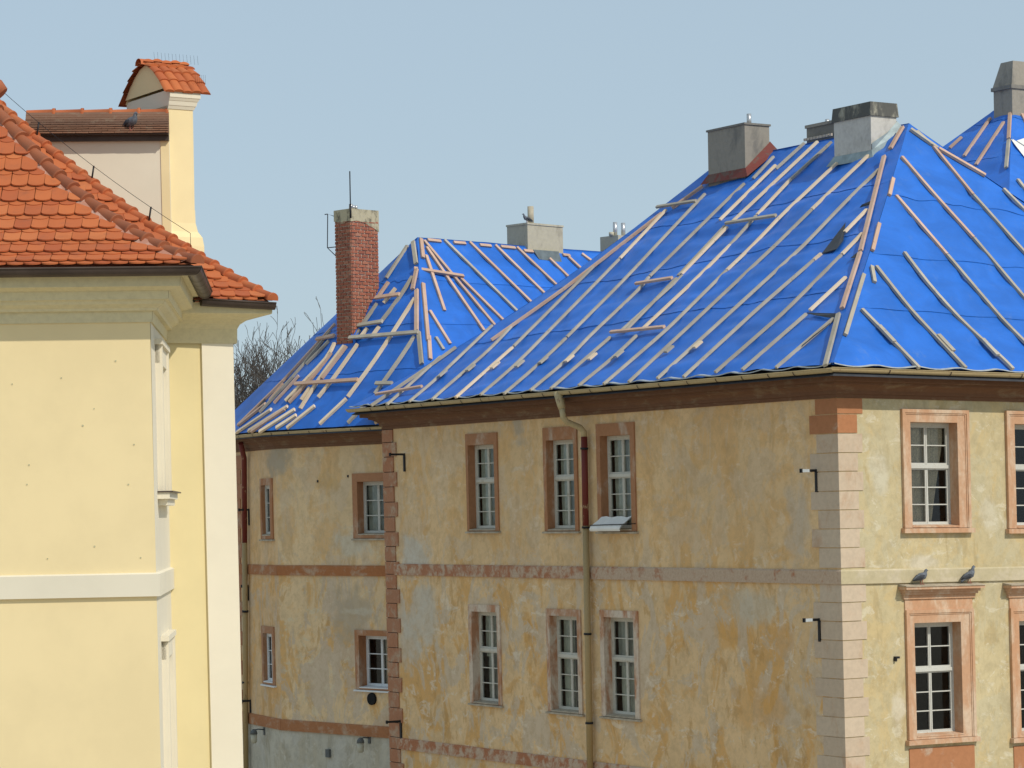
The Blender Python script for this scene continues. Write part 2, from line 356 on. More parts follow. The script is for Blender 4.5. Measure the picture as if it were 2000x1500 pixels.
def window(fr, par, sur, op, rows=(2, 3), rec=.24, sm='surL', fm='white', cur=None, curs=(), sill=(.05, .07, .05), mould=False, hood=None, apron=None, sillm='sill', label=None):
    u0, v0, u1, v1 = sur; a0, b0, a1, b1 = op; mb = MB(); pr = .035
    mb.box(fr, u0, u1, b1, v1, -.12, pr); mb.box(fr, u0, a0, v0, b1, -.12, pr); mb.box(fr, a1, u1, v0, b1, -.12, pr)
    if b0 - v0 > .02: mb.box(fr, a0, a1, v0, b0, -.12, pr)
    # reveals
    mb.box(fr, a0-.04, a0+.002, b0, b1, -rec, -.12); mb.box(fr, a1-.002, a1+.04, b0, b1, -rec, -.12)
    mb.box(fr, a0-.04, a1+.04, b1-.002, b1+.04, -rec, -.12); mb.box(fr, a0-.04, a1+.04, b0-.04, b0+.002, -rec, -.12)
    if mould:
        q = .055
        mb.box(fr, u0-.012, u0+q, v0, v1-q, .0, pr+.03); mb.box(fr, u1-q, u1+.012, v0, v1-q, .0, pr+.03); mb.box(fr, u0-.012, u1+.012, v1-q, v1+.012, .0, pr+.03)
        mb.box(fr, u0+q, u0+q+.03, v0, v1-q-.03, .0, pr+.014); mb.box(fr, u1-q-.03, u1-q, v0, v1-q-.03, .0, pr+.014); mb.box(fr, u0+q, u1-q, v1-q-.03, v1-q, .0, pr+.014)
    wn = part('window', mb, M[sm], par, label)
    # fixed frame and transom
    n0, n1 = -rec-.06, -rec+.012; wf = .045
    f = MB(); f.box(fr, a0, a0+wf, b0, b1, n0, n1); f.box(fr, a1-wf, a1, b0, b1, n0, n1)
    f.box(fr, a0+wf, a1-wf, b1-wf-.02, b1, n0, n1-.002); f.box(fr, a0+wf, a1-wf, b0, b0+wf, n0, n1-.002)
    H = b1-b0-2*wf-.02; lo = b0+wf
    bands = []
    if len(rows) == 2:
        vt = lo + H*.585; f.box(fr, a0+wf, a1-wf, vt-.033, vt+.033, n0, n1+.02); bands = [(vt+.033, b1-wf-.02, rows[0]), (lo, vt-.033, rows[1])]
    else: bands = [(lo, b1-wf-.02, rows[0])]
    part('frame', f, M[fm], wn)
    mid = (a0+a1)/2; sw = .031
    for (y0, y1, nr) in bands:
        for (x0, x1) in ((a0+wf, mid-.004), (mid+.004, a1-wf)):
            s = MB(); s.box(fr, x0, x0+sw, y0, y1, n0+.01, n1-.012); s.box(fr, x1-sw, x1, y0, y1, n0+.01, n1-.012)
            s.box(fr, x0+sw, x1-sw, y0, y0+sw+.01, n0+.01, n1-.014); s.box(fr, x0+sw, x1-sw, y1-sw, y1, n0+.01, n1-.014)
            h = (y1-y0-2*sw-.01)/nr
            for k in range(1, nr):
                yy = y0+sw+.01+h*k; s.box(fr, x0+sw, x1-sw, yy-.011, yy+.011, n0+.015, n1-.018)
            part('sash', s, M[fm], wn)
            for k in range(nr):
                p0 = y0+sw+.01+h*k+(.013 if k else 0); p1 = y0+sw+.01+h*(k+1)-(.013 if k < nr-1 else 0); t = random.uniform(-.004, .004)
                p = MB(); p.face([fr.p(x0+sw, p0, n0+.03), fr.p(x1-sw, p0, n0+.03+t), fr.p(x1-sw, p1, n0+.03+t*.5), fr.p(x0+sw, p1, n0+.03-t*.5)])
                part('pane', p, M['glass'], wn)
    # sill
    so, sp, shh = sill
    s = MB(); s.hexa([fr.p(u0-so, v0-shh, -rec+.02), fr.p(u1+so, v0-shh, -rec+.02), fr.p(u1+so, v0-shh, sp), fr.p(u0-so, v0-shh, sp),
                      fr.p(u0-so, v0+.003, -rec+.02), fr.p(u1+so, v0+.003, -rec+.02), fr.p(u1+so, v0-.012, sp), fr.p(u0-so, v0-.012, sp)])
    s2 = MB(); s2.hexa([fr.p(a0, b0, -rec+.01), fr.p(a1, b0, -rec+.01), fr.p(a1, b0-.02, pr+.01), fr.p(a0, b0-.02, pr+.01),
                       fr.p(a0, b0+.03, -rec+.01), fr.p(a1, b0+.03, -rec+.01), fr.p(a1, b0+.004, pr+.01), fr.p(a0, b0+.004, pr+.01)])
    s.v += s2.v; s.f += [tuple(i+8 for i in q) for q in s2.f]; s.sm += s2.sm
    part('sill', s, M[sillm], wn)
    # curtains hung behind the glass and the room's dark walls
    for (ca, cb, ct, cbm, cmat) in curs:      # fractions of the opening
        rowsg = []
        for i in range(13):
            fv = i/12.0; r = []
            for j in range(25):
                fu = ca + (cb-ca)*j/24.0; wob = .03*math.sin(j*1.9+ca*9)+.012*math.sin(j*3.7+i*.3)
                if cmat == 'drape':
                    fu = ca + (cb-ca)*j/24.0*(1-.75*max(0, fv-.15)) 
                r.append(fr.p(a0+(a1-a0)*fu, b1-(b1-b0)*(1-ct)-(b1-b0)*(ct-cbm)*fv, n0-.055+wob*.8))
            rowsg.append(r)
        part('curtain', MB().grid(rowsg), M['cur2' if cmat == 'drape' else cmat], wn)
    d = MB(); e = .12; nb = n0-1.4
    q = [(a0-e, b0-e), (a1+e, b0-e), (a1+e, b1+e), (a0-e, b1+e)]
    for i in range(4):
        x, y = q[i], q[(i+1) % 4]; d.face([fr.p(*x, n0+.0), fr.p(*y, n0+.0), fr.p(*y, nb), fr.p(*x, nb)])
    d.face([fr.p(*k, nb) for k in q]); part('room_lining', d, M['dark'], wn)
    if hood:     # moulded ledge above
        hu0, hu1, hv0, hv1 = hood; h = MB(); steps = [(0, .06, 0, .35), (.02, .12, .35, .55), (.05, .16, .55, .78), (.09, .24, .78, 1.0)]
        for (ex, n, t0, t1) in steps: h.box(fr, hu0-ex, hu1+ex, hv0+(hv1-hv0)*t0, hv0+(hv1-hv0)*t1, -.02, n)
        part('hood', h, M[sm], wn)
        t = MB(); t.hexa([fr.p(hu0-.1, hv1, 0), fr.p(hu1+.1, hv1, 0), fr.p(hu1+.11, hv1, .26), fr.p(hu0-.11, hv1, .26),
                          fr.p(hu0-.1, hv1+.05, 0), fr.p(hu1+.1, hv1+.05, 0), fr.p(hu1+.11, hv1+.016, .26), fr.p(hu0-.11, hv1+.016, .26)])
        part('hood_sheet', t, M['sill'], wn)
        fz = MB(); fz.box(fr, u0-.01, u1+.01, v1+.012, hv0, -.02, .028); part('frieze', fz, M[sm], wn)
    if apron: ap = MB(); ap.box(fr, *apron, -.02, .02); part('apron', ap, M['quR'], wn)
    return wn

def extrude(fr, prof, ua, ub, mitre_a=0, mitre_b=0, mb=None, closed=True):
    """profile of (n, v) swept along u; mitre k moves the end by k*n"""
    mb = mb or MB(); A = [fr.p(ua+mitre_a*n, v, n) for n, v in prof]; B = [fr.p(ub+mitre_b*n, v, n) for n, v in prof]
    for i in range(len(prof)-1): mb.face([A[i], B[i], B[i+1], A[i+1]])
    if closed: mb.face(list(reversed(A))); mb.face(B)
    return mb
def gutter(fr, ua, ub, n, v, r, mat, par, ma=0, mb_=0, joints=0, slopev=0.0):
    """half-round gutter hung in front of the eave"""
    k = MB(); seg = 10; rows = []
    for rr in (r, r-.008):
        A, B = [], []
        for i in range(seg+1):
            a = math.pi + math.pi*i/seg; dn, dv = math.cos(a)*rr, math.sin(a)*rr
            A.append(fr.p(ua+ma*(n+dn), v+dv, n+dn)); B.append(fr.p(ub+mb_*(n+dn), v+dv+slopev, n+dn))
        k.grid([A, B], True); rows.append((A, B))
    for e in (0, 1):
        for i in range(seg): k.face([rows[0][e][i], rows[0][e][i+1], rows[1][e][i+1], rows[1][e][i]])
    k.tube([fr.p(ua+ma*(n+r), v, n+r), fr.p(ub+mb_*(n+r), v+slopev, n+r)], .011, 6)
    for e in (0, 1): k.face(rows[0][e] if e else list(reversed(rows[0][e])))
    gt = part('gutter', k, M[mat], par)
    for j in range(joints):
        t = (j+.5)/joints + random.uniform(-.12, .12)/joints; u = ua+(ub-ua)*t; rg = MB(); A, B = [], []
        for i in range(seg+1):
            a = math.pi + math.pi*i/seg; dn, dv = math.cos(a)*(r+.007), math.sin(a)*(r+.007)
            A.append(fr.p(u-.014, v+dv+slopev*t, n+dn)); B.append(fr.p(u+.014, v+dv+slopev*t, n+dn))
        rg.grid([A, B], True); part('gutter_bracket', rg, M['joint'], gt)
    return gt
def bracket(fr, par, px_v, py_t, py_b, arm, name='wall_bracket'):
    u, vt = fr.uv(px_v, py_t); _, vb = fr.uv(px_v, py_b); k = MB()
    k.box(fr, u-.03, u+.03, vb, vt, .0, .035); k.box(fr, u-.022, u+.022, vt-.005, vt+.045, .0, arm)
    k.box(fr, u-.03, u+.03, vt-.02, vt+.06, arm-.03, arm); return part(name, k, M['iron'], par)

# ------------------------------------------------------------------ main house
house = thing('tarped_house', 'long ochre house with peeling plaster under the largest blue tarpaulin roof', 'house', C + V3((0, 0, GZ)))
L = FL; Rr = FRt
winsL = []
for (sx0, sy0, sx1, sy1, ox0, oy0, ox1, oy1) in [
    (910.5, 848, 976.5, 1037, 915.5, 870, 970, 1034), (1061.5, 836, 1132.5, 1037, 1068.5, 860.5, 1126, 1034), (1165.5, 828.5, 1245, 1037.5, 1173.5, 852, 1236.5, 1034),
    (916, 1180, 982, 1378, 923, 1194, 976, 1375), (1068, 1188.5, 1140, 1395, 1075, 1202, 1133, 1392), (1173, 1191, 1252, 1405, 1181, 1205, 1243.5, 1402)]:
    winsL.append((L.rect(sx0, sy0, sx1, sy1), L.rect(ox0, oy0, ox1, oy1)))
ctop = L.uv(1200, 801)[1]; cb = 2.04
wall(L, -LEN, 0, GZ, 2.25, [inset(s) for s, _ in winsL], 'wall', M['plL'], house, 'x' if False else None) if False else None
wl = wall(L, -LEN, 0, GZ, 2.25, [inset(s) for s, _ in winsL], 'wall', M['plL'], house)
Lc = [[(.10, .98, 1.0, .02, 'cur')], [(.14, .98, 1.0, .03, 'cur')], [(.12, .98, 1.0, .03, 'cur')],
      [(.14, .9, 1.0, .5, 'cur'), (.22, .6, .5, .02, 'curw')], [(.12, .5, 1, .02, 'cur'), (.55, .98, 1, .1, 'curw')], [(.12, .95, 1, .5, 'curw'), (.2, .98, .5, .02, 'cur')]]
for i, (s, op) in enumerate(winsL): window(L, house, s, op, curs=Lc[i], sm='surL' if i < 3 else 'surL2', fm='whiteL', rec=.17)
winsR = []
Wd = [((1759, 800, 1893, 1030), (1775.5, 824, 1872, 1027)), ((1962.5, 803.5, 2100, 1031), (1979, 828, 2079, 1028)),
      ((1767, 1193, 1903, 1437), (1783.5, 1217, 1879.5, 1432)), ((1971, 1189, 2109, 1432), (1988, 1213, 2087, 1427))]
for s, op in Wd: winsR.append((Rr.rect(*s), Rr.rect(*op)))
hole_r = [inset(s) for s, _ in winsR]
wall(Rr, 0, 14.4, GZ, 2.25, hole_r, 'wall', M['plR'], house)
for i, (s, op) in enumerate(winsR):
    hd = ap = None
    if i >= 2:
        hd = (s[0]-.06, s[2]+.06, s[3]+.22, s[3]+.46); ap = (s[0]+.02, s[2]-.02, s[1]-1.4, s[1]-.17)
    window(Rr, house, s, op, sm='surR', cur=None, rec=.22, mould=True, hood=hd, apron=ap, sillm='surR',
           curs=[(.0, .5, 1, .02, 'cur2'), (.5, .95, 1, .02, 'drape')] if i == 0 else [], sill=(.06, .11, .10))
# back walls, closing the volume
bk = MB(); c0 = L.p(-LEN, GZ, 0); c1 = L.p(0, GZ, -14.4) ; c2 = L.p(-LEN, GZ, -14.4); up = V3((0, 0, 2.2-GZ))
bk.face([c0, c2, c2+up, c0+up]); bk.face([c2, c1, c1+up, c2+up]); part('back_wall', bk, M['plL'], house)
# cornice all round the two visible sides
prof = [(.0, cb-.02), (.035, cb-.02), (.04, cb+.05), (.075, cb+.055), (.085, cb+.12), (.13, cb+.17), (.20, cb+.21), (.27, cb+.225), (.275, cb+.27), (.42, cb+.275), (.425, cb+.36), (.50, cb+.365), (.50, cb+.44), (.0, cb+.44)]
extr = extrude(L, prof, -LEN, 0, -1, 1); extrude(Rr, prof, 0, 14.4, -1, 0, extr, False)
FE = Fr(L.p(-LEN, 0, 0), -dR*-1 if False else dR*-1)        # far end wall, faces away along dL
extrude(Fr(L.p(-LEN, 0, 0), -dR), prof, -1.2, 0, 0, 1, extr)
part('cornice', extr, M['cornice'], house)
# string courses
def band(fr, par, ua, ub, va, vb, mat, mb=None, n=.045, ma=0, mbm=0):
    return part('string_course', extrude(fr, [(0, va), (n, va), (n, vb-.03), (n*.5, vb), (0, vb)], ua, ub, ma, mbm), M[mat], par)
bv0 = L.uv(1640, 1141)[1]; bv1 = L.uv(1580, 1112)[1]
uq = L.uv(772, 1100)[0]
band(L, house, uq, -.0, bv0, bv0+.27, 'band', mbm=1)
M['bandR'] = m_peel('faded_course', (.53, .455, .285, 1), (.60, .52, .37, 1), .45, .62, (1, 1, 1.5), 2.0)
band(Rr, house, .0, 14.4, bv0, bv0+.27, 'bandR', ma=-1)
lv0 = L.uv(800, 1465)[1]; band(L, house, L.uv(782, 1462)[0], -.0, lv0, lv0+.27, 'band', mbm=1)
lower = MB()
# quoins at the near corner: L-shaped blocks
ys = [775, 809, 847, 885, 921.5, 960, 997, 1034, 1071, 1111, 1141, 1178, 1215, 1252, 1289, 1327, 1364, 1402, 1441, 1479, 1517]
for i in range(len(ys)-1):
    if i == 9: continue
    if i == 0: v1 = cb-.03
    else: v1 = L.uv(1640, ys[i])[1]
    v0 = L.uv(1640, ys[i+1])[1] + .018
    big = (i % 2 == 0) if i < 9 else (i % 2 == 0)
    ll, lr = (.62, .58) if big else (.82, .46)
    if i == 0: ll, lr = .64, .60
    t = .014 + random.uniform(0, .005); p = .0
    bot = [L.p(-ll, v0, 0), L.p(-ll, v0, t), None, Rr.p(lr, v0, t), Rr.p(lr, v0, 0)]
    def loop(v): 
        a = L.p(-ll, v, t); b_ = L.p(0, v, 0) + L.N*t + Rr.N*t; c_ = Rr.p(lr, v + .012*lr, t)
        return [L.p(-ll, v, -.02), a, b_, c_, Rr.p(lr, v + .012*lr, -.02), L.p(-.1, v, -.1)]
    b0_, t0_ = loop(v0), loop(v1); q = MB(); q.face(list(reversed(b0_))); q.face(t0_)
    for j in range(6): q.face([b0_[j], b0_[(j+1) % 6], t0_[(j+1) % 6], t0_[j]])
    part('quoin', q, M['quR' if i < 2 else 'quP'], house)
# quoins at the far end
ysl = [840, 865, 893.5, 923, 952, 981.5, 1010.5, 1039.5, 1068, 1097, 1122, 1150.5, 1178.5, 1207, 1235.5, 1264.5, 1293, 1322, 1351, 1381, 1410, 1438, 1461, 1487, 1516]
for i in range(len(ysl)-1):
    ux = -LEN; wdt = (.46 if i % 2 == 0 else .60)
    v1 = L.uv(757, ysl[i])[1]; v0 = L.uv(757, ysl[i+1])[1]+.018
    q = MB(); q.box(L, -LEN-.03, -LEN+wdt, v0, v1, -.3, .03+random.uniform(0, .008)); part('quoin', q, M['quL'], house)
jn = MB(); jn.box(L, -LEN-.005, -LEN+.45, GZ, cb, -.2, .012); part('quoin_backing', jn, M['joint'], house)
# gutters
go, gv = .60, L.uv(1560, 731)[1]
go = .585; gv = 2.53
gutter(L, -LEN, 0, go, gv, .078, 'gutter', house, -1, 1, 20)
gutter(Rr, 0, 14.4, go, gv+.0, .078, 'gutter', house, -1, 0, 9)
# brackets by the corners
for a in [(1595.5, 921, 961, .40), (1601.5, 1212, 1253, .40), (790.5, 889, 921, .42), (784, 1410, 1443, .42)]:
    br = bracket(L, house, *a)
    if a[0] > 1500: u_, v_ = L.uv(a[0], a[1]); q = MB(); q.box(L, u_-.026, u_+.026, v_-.009, v_+.049, .20, .385); part('bracket_glint', q, M['hem'], br)  # pale sleeve paints the sun glint on the end of the iron arm
hk = MB(); u, v = Rr.uv(1749, 1284); hk.box(Rr, u-.05, u+.05, v-.02, v+.02, 0, .07); hk.box(Rr, u-.05, u-.01, v-.07, v-.02, 0, .06); part('wall_hook', hk, M['iron'], house)
# downpipe
dp = MB(); P = lambda x, y, n: L.p(*L.uv(x, y, n), n)
part('downpipe', MB().tube([P(1091, 766, go), P(1096, 792, go), P(1098, 800, go)], [.115, .085, .07], 12).tube([P(1098, 799, go), P(1100, 815, go), P(1107, 824, .5), P(1133, 835, .2), P(1140, 843, .13), P(1141, 856, .12)], .066, 12), M['gutter'], house)
part('downpipe', MB().tube([P(1141, 853, .12), P(1144, 1027, .12)], .071, 12), M['pipered'], house, 'red oxide length of downpipe with flaking paint')
part('downpipe', MB().tube([P(1144, 1027, .12), P(1153, 1520, .12)], .071, 12), M['pipe'], house)
for y in (876, 1030, 1238, 1412):
    x = 1141+(y-853)*.018; rg = MB(); rg.tube([P(x, y-2, .12), P(x, y+2, .12)], .085, 12); u, v = L.uv(x, y); rg.box(L, u+.02, u+.05, v-.02, v+.02, 0, .12); part('pipe_clip', rg, M['iron'], house)

# ------------------------------------------------------------------ tarpaulin roofs
RA, RB_, RZ = 5.72, 7.0, 5.66
OH = .62
E0 = C + (L.N + Rr.N)*OH; E0.z = 2.56
eaveL = LEN + 2*OH - .1
def prof_f(t): return t - .045*math.sin(math.pi*t)
def main_pt(u, t, side):
    """u metres along the eave, t share of the way up"""
    if side == 'L':    # eave from corner E0 going along dL; a trapezoid
        u0, u1 = RA*t, eaveL - RA*t; uu = u0 + (u1-u0)*u; q = E0 + dL*uu + dR*(RB_*t)
    elif side == 'R':
        u0, u1 = RB_*t, 2*RB_ - RB_*t; uu = u0 + (u1-u0)*u; q = E0 + dR*uu + dL*(RA*t); q.z -= .012*uu*(1-t)
    elif side == 'K':
        u0, u1 = RA*t, eaveL - RA*t; uu = u0 + (u1-u0)*u; q = E0 + dL*uu + dR*(2*RB_-RB_*t)
    else:
        u0, u1 = RB_*t, 2*RB_ - RB_*t; uu = u0 + (u1-u0)*u; q = E0 + dR*uu + dL*(eaveL - RA*t)
    k = {'L': .012 + .05*u, 'R': .012 + .05*u, 'Z': .062, 'K': .062}[side]
    q.z += (t - k*math.sin(math.pi*t))*RZ
    return q
def tarp_slope(fn, par, nu, strips, amp=.014, nv=14, seed=0, over=.012, ragged=.012):
    """overlapping sheets of tarpaulin, each strip its own sheet, higher ones over lower ones"""
    allb = MB(); allb.grid([[fn(j/nu, -.035 + 1.035*i/25) + V3((0, 0, .035)) + V3((0, 0, min(amp*.6, .028))) for j in range(nu+1)] for i in range(26)])
    for k in range(len(strips)-1):
        t0, t1 = strips[k], strips[k+1] + .022; rows = []
        for i in range(nv+1):
            r = []
            for j in range(nu+1):
                u = j/nu; tt = t0 + (t1-t0)*i/nv
                if i == 0 and k: tt += ragged*(noise.noise(V3((u*9+seed, k*3.1, 0))))
                tt = min(max(tt, 0), 1.0); p = fn(u, tt); q = fn(min(u+.01, 1), tt); w_ = fn(u, min(tt+.01, 1)) if tt < .99 else None
                nrm = (q-p).cross((w_-p) if w_ is not None else (p-fn(u, tt-.01)))
                if nrm.length < 1e-9: nrm = V3((0, 0, 1))
                nrm.normalize(); nrm = -nrm if nrm.z < 0 else nrm
                h = amp*(1.5*noise.noise(V3((p.x*.30, p.y*.30, p.z*3.0+seed))) + .8*noise.noise(V3((p.x*1.5+9, p.y*1.5, p.z*5.0))) + .35*noise.noise(p*4.2))
                edge = min(u, 1-u, .06)/.06
                lift = .011*(1-i/2) if i < 2 and k else 0.0
                r.append(p + V3((0, 0, .035)) + nrm*((lift + h)*edge))
            rows.append(r)
        mb = MB().grid(rows); part('tarp_sheet', mb, M['tarp'], par)
    return allb
def batten(bvh, pts, par, mat='wg', wd=.075, ht=.05, name='batten', lift=0.0, step=26, ext=0.0):
    """a batten nailed along the roof between photo points; each point is looked up on the built roof"""
    path = []
    for i in range(len(pts)-1):
        (x0, y0), (x1, y1) = pts[i], pts[i+1]; n = max(2, int(math.hypot(x1-x0, y1-y0)/step))
        for j in range(n + (1 if i == len(pts)-2 else 0)):
            f = j/n; d = ray(x0+(x1-x0)*f, y0+(y1-y0)*f); h = bvh.ray_cast(V3((0, 0, 0)), d.normalized())
            if h[0] is not None: path.append((h[0], h[1] if h[1].z > 0 else -h[1]))
    if len(path) < 2: return None
    # keep to one continuous run
    run = [path[0]]
    for q in path[1:]:
        if (q[0]-run[-1][0]).length < 2.2: run.append(q)
    if len(run) < 2: return None
    N = sum((q[1] for q in run), V3()).normalized(); mb = MB(); m = len(run); P_ = []
    pos = [q[0] for q in run]
    if m > 3: pos = [pos[0]] + [(pos[i-1]+pos[i]*2+pos[i+1])/4 for i in range(1, m-1)] + [pos[-1]]
    for i in range(m):
        t = (pos[min(i+1, m-1)]-pos[max(i-1, 0)]).normalized(); s = t.cross(N).normalized(); nn = s.cross(t).normalized()
        c = pos[i] + nn*(.0+lift); P_.append([c - s*wd/2, c + s*wd/2, c + s*wd/2 + nn*ht, c - s*wd/2 + nn*ht])
    for i in range(m-1):
        a, b = P_[i], P_[i+1]
        for j in range(4): mb.face([a[j], a[(j+1) % 4], b[(j+1) % 4], b[j]])
    mb.face(P_[0]); mb.face(list(reversed(P_[-1])))
    return part(name, mb, M[mat], par)
def offcut(bvh, x, y, par, dirx=14, diry=-12, mat='wg'):
    return batten(bvh, [(x, y), (x+dirx, y+diry)], par, mat, .12, .045, 'batten_offcut', .03)
def flap(bvh, pts, par, mat='under', h=.05, fold=0.0):
    q = []
    for i, (x, y) in enumerate(pts):
        r = bvh.ray_cast(V3((0, 0, 0)), ray(x, y).normalized())
        if r[0] is None: return
        nn = r[1] if r[1].z > 0 else -r[1]; q.append(r[0] + nn*(h*(.35+.65*(i % 2))))
    mb = MB(); mb.face(q); nn = V3((0, 0, .012)); mb.face([p - nn for p in reversed(q)])
    for i in range(len(q)): mb.face([q[i], q[i]-nn, q[(i+1) % len(q)]-nn, q[(i+1) % len(q)]])
    part('loose_flap', mb, M[mat], par)

deck = MB()
for sd in 'LRKZ':
    deck.grid([[main_pt(j/8, i/10, sd) - V3((0, 0, .17)) for j in range(9)] for i in range(11)], False)
roof = part('roof', deck, M['under'], house)
bL = tarp_slope(lambda u, t: main_pt(u, t, 'L'), roof, 90, [0, .30, .53, .74, 1.0], .046, 34, 3)
bR = tarp_slope(lambda u, t: main_pt(u, t, 'R'), roof, 60, [0, .22, .44, .68, 1.0], .026, 18, 8)
for sd in 'KZ': tarp_slope(lambda u, t: main_pt(u, t, sd), roof, 20, [0, 1.0], .01, 8, 1)
allm = MB()
for q in (bL, bR): b = len(allm.v); allm.v += q.v; allm.f += [tuple(x+b for x in f) for f in q.f]
bm = allm.bvh(); bvL = bL.bvh(); bvR = bR.bvh()
# pale hems at the eaves, sagging between the battens
for sd, n in (('L', 150), ('R', 90)):
    pts = []
    for j in range(n+1):
        u = j/n; p = main_pt(u, 0, sd); out = (L.N if sd == 'L' else Rr.N); ph = (u*(eaveL if sd == 'L' else 14.0)/1.02) % 1.0
        pts.append(p + out*.05 + V3((0, 0, .05 - .05*math.sin(math.pi*ph))))
    k = MB(); k.grid([pts, [p + V3((0, 0, .02)) for p in pts]]); k.grid([[p + V3((0, 0, .02)) for p in pts], [p + V3((0, 0, .03)) - (L.N if sd == 'L' else Rr.N)*.09 for p in pts]])
    part('tarp_hem', k, M['hem'], roof)
g_, f_, p_ = 'wg', 'wf', 'wp'
BL = [
 (g_, [(756.4, 792), (813, 742), (861, 698)]), (g_, [(866, 695), (914, 653)]), (g_, [(800, 786), (846, 748), (962, 637)]), (g_, [(845, 782), (860, 768), (963, 679), (1005, 633)]),
 (f_, [(891, 778), (1002, 680)]), (g_, [(1004, 678), (1169, 513)]), (g_, [(939, 773), (1011, 711), (1174, 545), (1210, 508)]), (f_, [(1212, 506), (1302, 411)]),
 (g_, [(985, 771), (1052, 714), (1106, 662)]), (g_, [(1108, 660), (1216, 552), (1324, 437), (1378, 380)]), (g_, [(1037, 764), (1112, 702), (1148, 662), (1249, 567), (1268, 543)]), (g_, [(1270, 541), (1420, 393), (1455, 360)]),
 (g_, [(1076.5, 761), (1193, 660)]), (g_, [(1214, 648), (1334, 540)]), (g_, [(1220, 650), (1322, 545)]), (f_, [(1332, 537), (1421, 445)]), (g_, [(1326, 540), (1417, 443)]),
 (f_, [(1407, 431), (1516, 324)]), (f_, [(1433, 433), (1598, 278)]), (g_, [(1472, 350), (1532, 286)]), (g_, [(1517, 331), (1572, 281)]),
 (g_, [(1131, 755), (1207, 693), (1244, 657)]), (f_, [(1255, 645), (1360, 547), (1427, 480)]), (g_, [(1427, 480), (1478, 423)]), (f_, [(1480, 421), (1545, 352)]), (g_, [(1545, 352), (1625, 279)]),
 (g_, [(1180, 752), (1304, 645), (1420, 530)]), (f_, [(1421, 529), (1473, 480), (1519, 430), (1636, 320)]),
 (g_, [(1229, 748), (1340, 645), (1515, 481), (1586, 411)]), (f_, [(1587, 410), (1697, 305)]),
 (g_, [(1285, 741), (1413, 625), (1571, 481), (1650, 398), (1718, 332)]), (g_, [(1336, 738), (1486, 600), (1590, 510)]), (f_, [(1591, 509), (1605, 497)]), (f_, [(1651, 455), (1694, 411)]),
 (g_, [(1398, 729), (1530, 614), (1644, 500)]), (f_, [(1646, 498), (1686, 457)]), (g_, [(1451, 724), (1576, 615)]), (f_, [(1583, 608), (1653, 543)]), (g_, [(1517, 720), (1629, 624)])]
for m_, pts in BL: batten(bvL, pts, roof, m_, wd=.078 if m_ == f_ else .07)
for pts, m_ in [([(1286, 409), (1363, 397)], g_), ([(1245, 559), (1316, 548)], p_), ([(1196, 654), (1301, 644)], p_), ([(1421, 441), (1519, 426)], g_), ([(737, 775), (827, 760)], p_)]:
    batten(bvL, pts, roof, m_, .07, .055, lift=.05)
for pts, m_ in [([(957, 663), (1100, 562), (1290, 415)], p_), ([(722, 791), (856, 700), (918, 654)], g_), ([(1310, 405), (1370, 362)], p_)]:
    batten(bvL, [(x+4, y+3) for x, y in pts], roof, m_, .09, .06)
for x, y in [(862, 733), (917, 722), (965, 717), (1013, 714), (1059, 707), (1110, 704), (1155, 700), (1207, 695), (1305, 686), (1361, 677)]:
    offcut(bvL, x-3, y+6, roof, 14, -12, random.choice(['wg', 'wf']))
for m_, pts in [(g_, [(1613, 716), (1639, 615)]), (p_, [(1646, 604), (1681, 495)]), (p_, [(1682, 492), (1728, 307)]), (p_, [(1740, 292), (1764, 250)])]:
    batten(bm, pts, roof, m_, .085, .055)
BR = [(g_, [(1629, 717), (1638, 662)]), (g_, [(1650, 656), (1686, 538)]), (p_, [(1703, 491), (1729, 386)]), (p_, [(1736, 383), (1758, 285), (1776, 243)]), (g_, [(1707, 553), (1696, 491)]),
 (g_, [(1682, 606), (1740, 665), (1794, 721)]), (g_, [(1710, 522), (1777, 607), (1874, 710), (1885, 721)]), (g_, [(1765, 495), (1811, 556), (1872, 624), (1965, 710), (1977, 723)]),
 (p_, [(1749, 384), (1848, 499)]), (g_, [(1849, 500), (1956, 626), (2030, 700)]), (p_, [(1760, 308), (1822, 380), (1900, 466)]), (g_, [(1901, 467), (2000, 584), (2060, 650)]),
 (p_, [(1822, 288), (1899, 382)]), (g_, [(1900, 383), (2000, 495), (2050, 550)]), (g_, [(1938, 350), (2000, 412), (2060, 470)]), (g_, [(1789, 258), (1818, 284)])]
for m_, pts in BR: batten(bvR, pts, roof, m_, .075, .055)
for m_, pts in [(g_, [(1779, 250), (1832, 287)]), (p_, [(1834, 288), (1900, 326), (2000, 384), (2060, 418)])]: batten(bvR, [(x-2, y+4) for x, y in pts], roof, m_, .085, .06)
for x, y in [(1722, 650), (1838, 668), (1924, 676)]: batten(bvR, [(x-8, y-10), (x+22, y+22)], roof, 'wg', .10, .05, 'batten_offcut', .03)
flap(bvL, [(1606, 496), (1654, 438), (1648, 470), (1636, 490)], roof); flap(bvL, [(1680, 406), (1703, 396), (1700, 400), (1686, 403)], roof)
flap(bvL, [(1564, 675), (1626, 625), (1622, 632), (1570, 678)], roof); flap(bvL, [(1662, 505), (1676, 497), (1674, 503), (1666, 507)], roof)
flap(bvL, [(1576, 612), (1642, 616), (1628, 622), (1596, 619)], roof)

